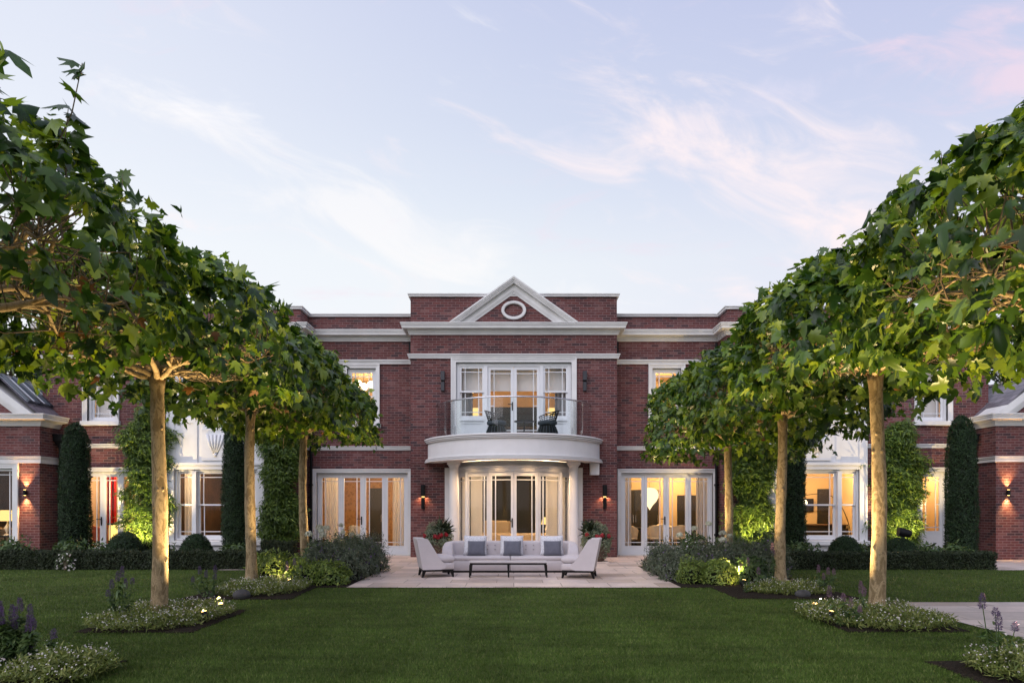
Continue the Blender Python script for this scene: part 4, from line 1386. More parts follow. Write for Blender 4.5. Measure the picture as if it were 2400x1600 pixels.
# dark doors and cupboards on the back walls
def leafpanel(x0, x1, y, z0, z1, label, m='w_dark', name='cupboard', cat='cupboard'):
    t = T(name, ((x0 + x1) / 2, y, z0), label, cat)
    MB().box(x0, x1, y - .05, y - .002, z0, z1).build('body', M[m], t)
    n = max(1, round((x1 - x0) / .5))
    q = (x1 - x0) / n
    for k in range(n):
        MB().bbox(x0 + q * k + .008, x0 + q * (k + 1) - .008, y - .075, y - .051, z0 + .02, z1 - .02, .004).build('door', M[m], t)
    mb = MB()
    for k in range(n):
        xx = x0 + q * (k + (1 if k % 2 == 0 else 0)) + (-.05 if k % 2 == 0 else .05)
        mb.box(xx - .008, xx + .008, y - .1, y - .076, z0 + (z1 - z0) * .42, z0 + (z1 - z0) * .55)
    mb.build('handle', M['steel'], t)
leafpanel(4.05, 5.42, 25.58, .01, 2.10, 'tall dark cupboard behind the paper pendant')
leafpanel(6.12, 6.98, 25.58, .01, 1.90, 'dark panel in place of an opening behind the right edge of the right French doors')  # dark panel standing in for a dark opening
leafpanel(-5.27, -4.78, 24.98, .01, 2.15, 'dark doorway panel on the amber wall', name='inner_door', cat='door')
leafpanel(12.15, 12.50, 23.98, .01, 1.95, 'narrow dark cupboard behind the white garden door')
leafpanel(7.4, 8.2, 24.18, .01, 1.75, 'dark tall cupboard at the left of the right bay room')
leafpanel(10.75, 11.15, 24.18, .01, 2.1, 'dark tall cupboard at the right of the right bay room')
leafpanel(-19.8, -16.2, 24.95, .01, 2.3, 'wall of dark cupboards in the left wing room', 'w_brown')
leafpanel(-10.9, -9.4, 24.95, .01, 1.0, 'low dark cabinet in the left bay room')
tag(MB().bbox(-10.6, -10.0, 24.90, 24.96, 1.35, 2.0, .004).build('framed_picture', M['w_taupe']), 'pale framed picture on the brown wall of the left bay room', 'picture')
indoor_sofa(-16.9, -15.9, 21.6, .01, .8, 'cream armchair in the left wing window')
t = T('kitchen_counter', (9.4, 23.3, .01), 'dark kitchen counter in the right bay room', 'counter')
MB().bbox(8.3, 11.2, 23.0, 23.7, .01, .84, .01).build('body', M['w_dark'], t)
MB().bbox(8.26, 11.24, 22.95, 23.72, .841, .88, .008).build('worktop', M['w_brown'], t)
tag(MB().lathe((11.0, 23.2, .88), [(.037, 0), (.038, .18), (.014, .24), (.013, .30)], 12).build('wine_bottle', M['black'], None, True), 'dark wine bottle on the kitchen counter', 'bottle')
tag(MB().bbox(10.16, 10.60, 24.12, 24.17, 1.30, 1.76, .004).build('framed_picture', M['black']), 'small black picture on the yellow wall', 'picture')
t = T('arc_lamp', (11.0, 22.2, .01), 'arching black floor lamp with a glowing globe in the right bay room', 'lamp')
MB().lathe((11.0, 22.2, .01), [(.16, 0), (.16, .03), (.02, .04)], 16).build('base', M['black'], t)
arcp = [(11.0 - 1.75 * (1 - math.cos(a)) / 2 * 1.0, 22.2, .05 + 1.95 * math.sin(a)) for a in np.linspace(0, PI * .92, 24)]
arcp = [(11.0 - .95 + .95 * math.cos(a), 22.2, .05 + 1.85 * math.sin(a) if a < PI / 2 else .05 + 1.85 - .28 * (1 - math.sin(a))) for a in np.linspace(0, PI, 24)]
MB().tube(arcp, .012, 8).build('arm', M['black'], t, True)
MB().ball((9.42, 22.2, 1.60), .12, 16).build('globe', M['globe'], t, True)
# globe pendants upstairs
for x, z, lab in ((-5.02, 5.44, 'left'), (-4.83, 5.33, 'lowest'), (-4.60, 5.40, 'right')):
    t = T('globe_pendant', (x, 22, z), 'glowing glass globe, the %s of the cluster of three upstairs' % lab, 'pendant', 'glass globes hanging upstairs')
    MB().ball((x, 22, z), .125, 16).build('globe', M['globe'], t, True)
    MB().tube([(x, 22, z + .12), (x, 22, 5.94)], .006, 6).build('cord', M['black'], t)
t = T('gold_panel', (-12.05, 21.0, .01), 'glowing gold display panel with a dark top in the far left room', 'bar')  # glowing block standing for a lit gold display panel
MB().bbox(-12.4, -11.6, 20.9, 21.2, .02, .92, .01).build('body', M['gold'], t)
MB().bbox(-12.46, -11.54, 20.85, 21.25, .921, .97, .01).build('counter_top', M['darkwood'], t)

# ------------------------------------------------------------------ garden furniture on the terrace
def cushion(name, label, x, y, z, wd, ht, th, m, tilt, group):
    """soft square cushion standing on its lower edge, leaning back by tilt degrees"""
    n = 13
    mb = MB()
    V = [[], []]
    for s in (0, 1):
        for i in range(n):
            for j in range(n):
                a, b = -1 + 2 * i / (n - 1), -1 + 2 * j / (n - 1)
                pin = 1 - .07 * (1 - abs(a) ** 2) * abs(b) ** 6 - 0
                px = a * wd / 2 * (1 - .06 * (1 - a * a) * 0 - .05 * (1 - b * b) * abs(a) ** 4)
                pz = b * ht / 2 * (1 - .05 * (1 - a * a) * abs(b) ** 4)
                t = th / 2 * (max(0, (1 - a ** 4)) * max(0, (1 - b ** 4))) ** .5
                V[s].append((px, (t + .004) * (1 if s else -1), pz + ht / 2))
    vs = V[0] + V[1]
    N = n * n
    fs = []
    for i in range(n - 1):
        for j in range(n - 1):
            a = i * n + j
            fs.append((a, a + n, a + n + 1, a + 1))
            fs.append((a + N, a + 1 + N, a + n + 1 + N, a + n + N))
    edge = [i * n for i in range(n)] + [(n - 1) * n + j for j in range(1, n)] + [i * n + n - 1 for i in range(n - 2, -1, -1)] + [j for j in range(n - 2, 0, -1)]
    for k in range(len(edge)):
        a, b = edge[k], edge[(k + 1) % len(edge)]
        fs.append((a, b, b + N, a + N))
    mb.add(vs, fs)
    o = mb.build(name, M[m], None, True)
    o.location = (x, y, z)
    o.rotation_euler = (R(-tilt), 0, R(random.uniform(-3, 3)))
    return tag(o, label, 'cushion', group)

random.seed(4)
SX = -.075
SZ = .014
sofa = T('garden_sofa', (SX, 15.7, SZ), 'long pale oatmeal curved-arm sofa in the middle of the terrace', 'sofa')
MB().box(SX - 1.52, SX + 1.52, 15.25, 16.15, SZ, SZ + .045).build('plinth', M['darkwood'], sofa)
for k in (-1, 1):
    xa, xb = sorted((SX + k * .006, SX + k * 1.50))
    MB().bbox(xa, xb, 15.20, 16.0, SZ + .046, SZ + .27, .012).build('base', M['sofa'], sofa, auto=40, smooth=True)
    MB().bbox(xa, xb, 15.19, 15.92, SZ + .274, SZ + .352, .022).build('seat_cushion', M['sofa'], sofa, auto=40, smooth=True)
# wrapping backrest with falling arms
path = []
for k in range(8):
    path.append((-1.52 - .0 * k, 15.30 + (15.80 - 15.30) * k / 7))
cx0, cy0, rc = -1.52 + .42, 15.80, .42
for k in range(1, 12):
    a = PI - (PI / 2) * k / 11
    path.append((cx0 + rc * math.cos(a), cy0 + rc * math.sin(a)))
for k in range(1, 15):
    path.append((cx0 + (2 * -cx0) * k / 14, cy0 + rc))
path = path + [(-x, y) for x, y in path[-2::-1] if False]
half = [p for p in path if p[0] <= 0]
full = half + [(-x, y) for x, y in half[::-1]]
dd = [0]
for i in range(1, len(full)):
    dd.append(dd[-1] + math.hypot(full[i][0] - full[i - 1][0], full[i][1] - full[i - 1][1]))
tot = dd[-1]
rings = []
for i, (x, y) in enumerate(full):
    a, b = full[max(i - 1, 0)], full[min(i + 1, len(full) - 1)]
    tx, ty = b[0] - a[0], b[1] - a[1]
    L = math.hypot(tx, ty)
    nx, ny = ty / L, -tx / L                     # towards the inside of the sofa
    d = min(dd[i], tot - dd[i])
    hh = .665 - .10 * max(0, 1 - d / .9) ** 1.5 - .16 * max(0, 1 - d / .22) ** 2
    th = .17 + .05 * max(0, 1 - d / .8)
    ins = [(.0, .05), (-.012, .3), (-.02, hh - .04), (0, hh - .008), (.03, hh), (th - .05, hh), (th - .012, hh - .015), (th, hh - .05), (th + .025, .37), (th + .02, .05)]
    rings.append([(SX + x + nx * o_, y + ny * o_, SZ + z) for o_, z in ins])
MB().loft(rings, caps=True).build('backrest', M['sofa'], sofa, True, auto=60)
mb = MB()
for row in (.47, .565):
    for k in range(13):
        x = -1.08 + 2.16 * k / 12
        mb.ball((SX + x, 16.22 - .199 - (.57 - row) * .04, SZ + row), .019, 8, (1, .4, .8))
mb.build('button', M['button'], sofa, True)
for x, lab in ((-.84, 'left end'), (.005, 'middle'), (.935, 'right end')):
    cushion('patterned_cushion', 'white patterned cushion at the %s of the pale sofa' % lab, SX + x + .02, 15.70, SZ + .356, .54, .47, .16, 'zig', 20, 'white patterned sofa cushions')
for x, lab in ((-.80, 'left'), (.02, 'middle'), (.94, 'right')):
    cushion('grey_cushion', 'smaller dark grey cushion leaning on the %s patterned cushion' % lab, SX + x + .02, 15.52, SZ + .356, .41, .36, .15, 'grey', 22, 'dark grey sofa cushions')

def armchair(x, y, rz, mirror, label):
    t = T('slipper_chair', (0, 0, 0), label, 'armchair', 'pale slipper armchairs facing each other')
    s = -1 if mirror else 1
    def X(p):
        return s * (p - .40)
    W = .335
    # frame and legs
    MB().bbox(min(X(.125), X(.775)), max(X(.125), X(.775)), -W + .02, W - .02, .122, .166, .006).build('seat_frame', M['darkwood'], t)
    for lx, dx in ((.16, -.035), (.74, .03)):
        for ly in (-W + .055, W - .055):
            mb = MB()
            r0, r1 = .019, .034
            mb.loft([[(X(lx + dx) + a * r0, ly + b * r0, 0) for a, b in ((-1, -1), (1, -1), (1, 1), (-1, 1))], [(X(lx) + a * r1, ly + b * r1, .123) for a, b in ((-1, -1), (1, -1), (1, 1), (-1, 1))]], caps=True)
            mb.build('leg', M['darkwood'], t)
    # body under the cushion
    MB().bbox(min(X(.16), X(.785)), max(X(.16), X(.785)), -W + .001, W - .001, .167, .30, .02).build('body', M['sofa'], t, auto=40, smooth=True)
    # side panels sweeping up into the back
    prof = [(.125, .167), (.50, .167), (.60, .20), (.575, .30), (.52, .335), (.45, .43), (.36, .58), (.27, .73), (.235, .785), (.21, .805), (.02, .815), (.0, .80), (.02, .70), (.06, .50)]
    for ys in (-1, 1):
        ya, yb_ = sorted((ys * W * 1.0, ys * (W + .045)))
        MB().prism([(X(a), b) for a, b in prof], ya, yb_).build('side_panel', M['sofa'], t, auto=30, smooth=False)
    back = [(.125, .168), (.33, .168), (.31, .45), (.245, .74), (.20, .80), (.03, .808), (.012, .79), (.03, .69), (.065, .50)]
    MB().prism([(X(a), b) for a, b in back], -W + .002, W - .002).build('backrest', M['sofa'], t)
    # plump seat cushion
    mb = MB()
    n = 20
    rings = []
    for k in range(11):
        f = -1 + 2 * k / 10
        yy = f * (W - .01)
        e_ = (1 - abs(f) ** 6) ** .5
        cx, cz = .555, .375
        rings.append([(X(cx + .25 * (abs(math.cos(a)) ** .45) * math.copysign(1, math.cos(a)) * (.9 + .1 * e_)), yy, cz + .085 * (abs(math.sin(a)) ** .7) * math.copysign(1, math.sin(a)) * (.45 + .55 * e_)) for a in np.linspace(0, 2 * PI, n + 1)[:-1]])
    mb.loft(rings, caps=True)
    mb.build('seat_cushion', M['sofa'], t, True, auto=70)
    t.location = (x, y, SZ)
    t.rotation_euler = (0, 0, rz)
    return t
armchair(-1.70, 14.50, R(15), False, 'pale high-backed slipper armchair on the left of the coffee table')
armchair(1.42, 14.28, R(-11), True, 'pale high-backed slipper armchair on the right of the coffee table')

t = T('coffee_table', (-.115, 14.4, SZ), 'long low coffee table with a pale top and black legs', 'table')
cx0 = -.115
MB().bbox(cx0 - .815, cx0 + .815, 14.19, 14.61, SZ + .300, SZ + .326, .006).build('table_top', M['sofatop'], t)
mb = MB()
mb.box(cx0 - .80, cx0 + .80, 14.205, 14.235, SZ + .262, SZ + .299)
mb.box(cx0 - .80, cx0 + .80, 14.565, 14.595, SZ + .262, SZ + .299)
mb.box(cx0 - .80, cx0 - .77, 14.236, 14.564, SZ + .262, SZ + .299)
mb.box(cx0 + .77, cx0 + .80, 14.236, 14.564, SZ + .262, SZ + .299)
mb.build('table_frame', M['darkwood'], t)
for lx in (-.785, .005, .785):
    for ly in (14.22, 14.58):
        k = .02 * (1 if lx > .5 else -1 if lx < -.5 else 0)
        MB().loft([[(cx0 + lx + k + a * .014, ly + b * .013, SZ) for a, b in ((-1, -1), (1, -1), (1, 1), (-1, 1))], [(cx0 + lx + a * .026, ly + b * .015, SZ + .262) for a, b in ((-1, -1), (1, -1), (1, 1), (-1, 1))]], caps=True).build('leg', M['darkwood'], t)

# wire-woven chairs and a table on the balcony
def wicker_chair(x, y, rz, label):
    t = T('wicker_chair', (0, 0, 0), label, 'chair', 'black wicker chairs on the balcony')
    mb = MB()
    for k in range(15):
        a = R(-105 + 210 * k / 14)
        f = abs(k - 7) / 7
        ht = .72 - .16 * f ** 2
        p0_ = Vector((.24 * math.sin(a), .20 * math.cos(a), .34))
        p1_ = Vector((.33 * math.sin(a), .33 * math.cos(a), ht))
        mb.tube([p0_, p0_.lerp(p1_, .5) + Vector((0, 0, .02)), p1_], .008, 5)
    for q in np.linspace(.1, 1, 6):
        pts = []
        for k in range(15):
            a = R(-105 + 210 * k / 14)
            f = abs(k - 7) / 7
            ht = .72 - .16 * f ** 2
            p0_ = Vector((.24 * math.sin(a), .20 * math.cos(a), .34))
            p1_ = Vector((.33 * math.sin(a), .33 * math.cos(a), ht))
            pts.append(p0_.lerp(p1_, q))
        mb.tube(pts, .014 if q > .99 else .008, 6)
    mb.build('backrest', M['wicker'], t)
    MB().lathe((0, 0, .30), [(.22, 0), (.27, .03), (.27, .09), (.24, .12), (.1, .13)], 20).build('seat', M['pad'], t, True)
    MB().lathe((0, 0, 0), [(.29, 0), (.31, .01), (.27, .14), (.22, .26), (.22, .30)], 20).build('base', M['wicker'], t, True)
    mb = MB()
    for k in range(20):
        a = 2 * PI * k / 20
        mb.tube([(.315 * math.cos(a), .315 * math.sin(a), .0), (.278 * math.cos(a), .278 * math.sin(a), .14), (.226 * math.cos(a), .226 * math.sin(a), .27)], .007, 5)
    mb.build('cane', M['pad'], t)
    t.location = (x, y, 3.421)
    t.rotation_euler = (0, 0, rz)
wicker_chair(-.475, 18.85, R(62), 'black wicker tub chair on the left side of the balcony')
wicker_chair(.93, 18.85, R(-62), 'black wicker tub chair on the right side of the balcony')
t = T('bistro_table', (.29, 19.1, 3.421), 'small round black table between the balcony chairs', 'table')
MB().lathe((.29, 19.1, 3.421), [(.26, .42), (.28, .43), (.28, .45), (.26, .455)], 28).build('table_top', M['black'], t)
MB().lathe((.29, 19.1, 3.421), [(.17, 0), (.17, .015), (.02, .03), (.018, .42)], 16).build('base', M['black'], t)

# ------------------------------------------------------------------ planting helpers
def rng(seed):
    return np.random.default_rng(seed)

def dome_points(g, n, rx, ry, h, bump=.12, inner=.25, base=0.0):
    """points on and just inside a bumpy dome; returns positions and outward normals"""
    th = g.uniform(0, 2 * PI, n)
    cz = g.uniform(0.0, 1.0, n) ** .8
    r = np.sqrt(np.maximum(0, 1 - cz ** 2.2))
    nrm = np.stack([np.cos(th) * r / rx, np.sin(th) * r / ry, cz / h], 1)
    k = 1 + bump * (np.sin(th * 3 + cz * 5 + g.uniform(0, 6)) * .5 + np.sin(th * 7 + cz * 9 + g.uniform(0, 6)) * .35 + np.sin(th * 2 - cz * 13) * .3)
    k *= 1 - inner * g.uniform(0, 1, n) ** 3
    pos = np.stack([np.cos(th) * r * rx * k, np.sin(th) * r * ry * k, base + cz * h * k], 1)
    return pos, unit(nrm)

def cloud_leaves(g, pos, nrm, size, kind, wob=.6, up=.3, szv=.35):
    n = len(pos)
    nn = unit(nrm + g.normal(0, wob, (n, 3)) + np.array([0, 0, up]))
    tip = unit(nrm * .5 + g.normal(0, .7, (n, 3)) + np.array([0, 0, .25]))
    return leaves(pos, nn, tip, size * g.uniform(1 - szv, 1 + szv, n), kind)

def shrub(name, label, cat, x, y, rx, ry, h, n, ls, m, seed, kind='oval', group=None, bump=.14, z=.015, core=.72, stems=True, flowers=None, wisp=0):
    g = rng(seed)
    t = T(name, (x, y, z), label, cat, group)
    pos, nrm = dome_points(g, n, rx, ry, h, bump)
    V, F = cloud_leaves(g, pos, nrm, ls, kind)
    if wisp:
        # upright wands of small leaves standing out of the mound
        wp, wn = dome_points(g, wisp, rx, ry, h, bump, .1)
        d = unit(wn * .55 + g.normal(0, .25, wn.shape) + [0, 0, .75])
        L = g.uniform(.08, .26, wisp)
        q = np.concatenate([wp + d * (L * f)[:, None] for f in np.linspace(0, 1, 7)])
        dd = np.concatenate([d] * 7)
        V2, F2 = leaves(q, g.normal(0, 1, q.shape), unit(dd + g.normal(0, .5, q.shape)), g.uniform(.03, .06, len(q)), 'needle')
        V, F = join((V, F), (V2, F2))
    np_mesh('foliage', V, F, M[m], t)
    if stems:
        mb = MB()
        for k in range(9):
            a, rr_ = g.uniform(0, 2 * PI), g.uniform(.25, .65)
            mb.tube([(0.02 * math.cos(a), .02 * math.sin(a), 0), (rx * rr_ * .5 * math.cos(a), ry * rr_ * .5 * math.sin(a), h * .4), (rx * rr_ * math.cos(a), ry * rr_ * math.sin(a), h * .8)], [.010, .007, .003], 5)
        mb.build('stem', M['twig'], t, shift=(0, 0, 0))
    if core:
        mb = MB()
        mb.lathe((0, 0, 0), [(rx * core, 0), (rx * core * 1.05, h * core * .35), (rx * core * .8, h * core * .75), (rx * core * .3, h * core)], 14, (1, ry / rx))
        mb.build('dark_core', M['core'], t, True, shift=(0, 0, 0))
    if flowers:
        fm, fn, fr, fk = flowers
        pos, nrm = dome_points(g, fn, rx * 1.04, ry * 1.04, h * 1.06, bump, .05)
        V, F = leaves(pos, unit(nrm + g.normal(0, .4, (fn, 3)) + [0, -.2, .3]), unit(g.normal(0, 1, (fn, 3))), fr * g.uniform(.7, 1.2, fn), fk)
        np_mesh('flowers', V, F, M[fm], t)
    return t

# clipped yew columns
def yew_column(x, y, r, h, seed, label):
    g = rng(seed)
    t = T('yew_column', (x, y, 0), label, 'yew', 'clipped yew columns against the house')
    n = int(2 * PI * r * h * 2600)
    th = g.uniform(0, 2 * PI, n)
    z = g.uniform(0, 1, n)
    prof = np.interp(z, [0, .05, .3, .7, .88, .96, 1.0], [.92, 1.0, 1.04, .97, .84, .60, .12])
    lump = 1 + .05 * np.sin(th * 3 + z * 9 + seed) + .04 * np.sin(th * 5 - z * 23) + .03 * np.sin(th * 9 + z * 41)
    rr_ = r * prof * lump * (1 - .14 * g.uniform(0, 1, n) ** 2)
    pos = np.stack([np.cos(th) * rr_, np.sin(th) * rr_, z * h], 1)
    nrm = unit(np.stack([np.cos(th), np.sin(th), .25 + .9 * (z > .9)], 1))
    nn = unit(nrm + g.normal(0, .7, (n, 3)))
    tip = unit(nrm * .9 + g.normal(0, .5, (n, 3)) + [0, 0, .6])
    V, F = leaves(pos, nn, tip, g.uniform(.035, .085, n), 'needle')
    np_mesh('foliage', V, F, M['yew'], t)
    MB().lathe((0, 0, 0), [(r * .80, 0), (r * .86, h * .3), (r * .80, h * .7), (r * .65, h * .88), (r * .2, h * .96)], 14).build('dark_core', M['core'], t, True, shift=(0, 0, 0))
yew_column(-11.88, 18.5, .355, 3.72, 11, 'tall clipped dark yew column beside the left wing')
yew_column(-7.52, 18.4, .30, 3.9, 12, 'tall clipped dark yew column right of the left bay window')
yew_column(12.13, 18.5, .36, 3.92, 13, 'tall clipped dark yew column beside the right wing')
yew_column(7.55, 18.4, .28, 3.8, 14, 'tall clipped dark yew column left of the right bay window')

def yew_dome(x, y, r, h, seed, label):
    g = rng(seed)
    t = T('yew_dome', (x, y, 0), label, 'topiary', 'clipped yew domes behind the low hedges')
    n = int(9000 * r / .5)
    pos, nrm = dome_points(g, n, r, r, h, .025, .10)
    nn = unit(nrm + g.normal(0, .7, (n, 3)))
    tip = unit(nrm + g.normal(0, .6, (n, 3)))
    V, F = leaves(pos, nn, tip, g.uniform(.03, .065, n), 'needle')
    np_mesh('foliage', V, F, M['yew'], t)
    MB().lathe((0, 0, 0), [(r * .92, 0), (r * .88, h * .4), (r * .6, h * .75), (r * .2, h * .9)], 16).build('dark_core', M['core'], t, True, shift=(0, 0, 0))
yew_dome(-9.62, 16.9, .47, .84, 21, 'clipped dark yew dome left of the nearest left trunk')
yew_dome(-7.86, 16.9, .42, .80, 22, 'clipped dark yew dome below the left bay window')
yew_dome(8.25, 17.0, .43, .74, 23, 'clipped dark yew dome below the right bay window')
yew_dome(9.62, 17.0, .43, .70, 24, 'clipped dark yew dome right of the nearest right trunk')

# low box hedges
def hedge(x0, x1, y0, y1, h, seed, label, curve=0.0):
    g = rng(seed)
    t = T('box_hedge', ((x0 + x1) / 2, (y0 + y1) / 2, 0), label, 'hedge', 'low clipped hedges round the beds')
    L, W = x1 - x0, y1 - y0
    fa = [(L * h, 0), (L * W, 1), (W * h, 2), (W * h, 3), (L * h, 4)]
    Ps, Ns = [], []
    for area, k in fa:
        n = int(area * 2600)
        a, b = g.uniform(0, 1, n), g.uniform(0, 1, n)
        if k in (0, 4):
            q = np.stack([x0 + a * L, np.full(n, y0 if k == 0 else y1), b * h], 1); nn = (0, -1 if k == 0 else 1, .1)
        elif k == 1:
            q = np.stack([x0 + a * L, y0 + b * W, np.full(n, h)], 1); nn = (0, 0, 1)
        else:
            q = np.stack([np.full(n, x0 if k == 2 else x1), y0 + a * W, b * h], 1); nn = (-1 if k == 2 else 1, 0, .1)
        q = q + np.array(nn) * (-.05 * g.uniform(0, 1, (n, 1)) ** 1.5 + .018 * np.sin(q[:, :1] * 7 + q[:, 2:3] * 9) + .014 * np.sin(q[:, :1] * 17 + q[:, 1:2] * 13))
        Ps.append(q); Ns.append(np.tile(np.array(nn, dtype=float), (n, 1)))
    pos, nrm = np.vstack(Ps), np.vstack(Ns)
    pos[:, 1] += -curve * np.clip((x0 + L * .35 - pos[:, 0]) / (L * .35), 0, 1) ** 2 if curve else 0
    pos -= np.array(t.location)
    V, F = cloud_leaves(g, pos, nrm, .042, 'oval', .7, .1)
    np_mesh('foliage', V, F, M['box'], t)
    if not curve:
        MB().box(x0 + .05, x1 - .05, y0 + .05, y1 - .05, 0, h - .05).build('dark_core', M['core'], t)
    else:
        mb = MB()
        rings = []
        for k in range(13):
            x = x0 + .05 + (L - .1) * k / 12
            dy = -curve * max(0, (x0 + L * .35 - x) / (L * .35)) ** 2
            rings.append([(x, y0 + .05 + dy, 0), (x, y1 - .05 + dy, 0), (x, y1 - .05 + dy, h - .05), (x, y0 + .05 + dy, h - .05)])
        mb.loft(rings, caps=True).build('dark_core', M['core'], t)
hedge(-14.2, -5.75, 16.0, 16.5, .43, 31, 'long low dark hedge along the left lawn', .5)
hedge(6.35, 11.35, 16.0, 16.5, .40, 32, 'long low dark hedge along the right lawn')
hedge(-6.9, -6.05, 18.6, 19.1, .52, 33, 'short low hedge by the wall left of the French doors')
hedge(5.85, 6.85, 17.2, 17.65, .46, 34, 'short low hedge left of the right bay window')

# soil under the planting against the house
def soil_bed(name, pts, label, h=.02):
    mb = MB()
    g = random.Random(len(pts) + int(pts[0][0] * 10))
    n = len(pts)
    rings = [[(x, y, -.02) for x, y in pts], [(x, y, .012) for x, y in pts]]
    cx, cy = sum(p[0] for p in pts) / n, sum(p[1] for p in pts) / n
    for f, z in ((.93, h), (.6, h * 1.3), (.2, h * 1.5)):
        rings.append([(cx + (x - cx) * f, cy + (y - cy) * f, z) for x, y in pts])
    mb.loft(rings, caps=True)
    o = mb.build(name, M['soil'])
    return tag(o, label, 'flower bed', None, 'structure')
def rect_pts(x0, x1, y0, y1, k=6, jit=.02, seed=1):
    g = random.Random(seed)
    out = []
    cs = [(x0, y0), (x1, y0), (x1, y1), (x0, y1)]
    for i in range(4):
        a, b = cs[i], cs[(i + 1) % 4]
        for j in range(k):
            f = j / k
            out.append((a[0] + (b[0] - a[0]) * f + g.uniform(-jit, jit), a[1] + (b[1] - a[1]) * f + g.uniform(-jit, jit)))
    return out
soil_bed('bed_soil', rect_pts(-13.2, -6.35, 16.45, 19.83, 6, .0), None)
soil_bed('bed_soil', rect_pts(6.35, 11.28, 16.45, 19.83, 6, .0), None)
soil_bed('bed_soil', rect_pts(-5.3, -3.07, 12.52, 16.8, 6, .015, 3), None)
soil_bed('bed_soil', rect_pts(3.07, 5.7, 12.52, 16.8, 6, .015, 4), None)
BEDS = [(-5.20, -3.80, 8.06, 9.8), (-5.35, -3.60, 10.9, 13.0), (3.98, 5.45, 8.1, 9.7), (3.62, 5.6, 11.0, 12.4), (-5.6, -3.75, 4.6, 6.6), (3.95, 5.6, 4.6, 6.55)]
for i, b in enumerate(BEDS):
    soil_bed('bed_soil', rect_pts(*b, 7, .03, 10 + i), None, .03)

# ------------------------------------------------------------------ plane trees
CRZ0 = 3.02
def in_crown(g, n, rx, ry, fill=1.0, drop=0.0, top=0.0):
    """leaf positions in the flat clipped crown: mostly skin, some inside"""
    P, Nn = [], []
    # top skin
    k = int(n * .40)
    a = g.uniform(-1, 1, (k, 2))
    q = ((np.abs(a) ** 2.8).sum(1)) ** (1 / 2.8)
    a = a / np.maximum(1, q / .97)[:, None]
    q = np.minimum(q, 1.0)
    z = 4.54 + top - .60 * q ** 3 + g.normal(0, .085, k) + .10 * np.sin(a[:, 0] * 5 + 1) * np.sin(a[:, 1] * 4)
    P.append(np.stack([a[:, 0] * rx, a[:, 1] * ry, z], 1))
    Nn.append(np.stack([a[:, 0] * .5, a[:, 1] * .5, np.ones(k)], 1))
    # sides
    k = int(n * .38)
    th = g.uniform(0, 2 * PI, k)
    ex = 2 / 2.8
    cx = np.sign(np.cos(th)) * np.abs(np.cos(th)) ** ex
    cy = np.sign(np.sin(th)) * np.abs(np.sin(th)) ** ex
    zz = g.uniform(0, 1, k) ** 1.05
    z = 3.08 - drop + zz * (1.32 + drop + top) - .16 * np.maximum(0, np.sin(th * 4 + 1.3)) * (1 - zz)
    bul = np.interp(zz, [0, .2, .5, .75, 1], [.92, 1.02, 1.05, .99, .84]) + .05 * np.sin(th * 5 + zz * 6) + .03 * np.sin(th * 11 - zz * 8) - .16 * g.uniform(0, 1, k) ** 2 + .10 * np.maximum(0, g.normal(0, .6, k)) * (g.uniform(0, 1, k) < .25)
    P.append(np.stack([cx * rx * bul, cy * ry * bul, z], 1))
    Nn.append(np.stack([cx, cy, .15 + .5 * (zz - .3)], 1))
    # lower layer, sparser near the stem
    k = int(n * .15 * fill)
    a = g.uniform(-1, 1, (k, 2))
    q = np.sqrt((a ** 2).sum(1))
    keep = g.uniform(0, 1, k) < np.clip(q * 1.6 - .75, .02, 1)
    a, q = a[keep], q[keep]
    z = 3.56 - .34 * q - drop * .6 + g.normal(0, .10, len(a))
    P.append(np.stack([a[:, 0] * rx, a[:, 1] * ry, z], 1))
    Nn.append(np.stack([a[:, 0], a[:, 1], np.full(len(a), .5)], 1))
    # interior
    k = int(n * .10 * fill)
    a = g.uniform(-1, 1, (k, 2))
    P.append(np.stack([a[:, 0] * rx * .9, a[:, 1] * ry * .9, g.uniform(3.55, 4.35, k)], 1))
    Nn.append(g.normal(0, 1, (k, 3)) + [0, 0, .8])
    return np.vstack(P), np.vstack(Nn)

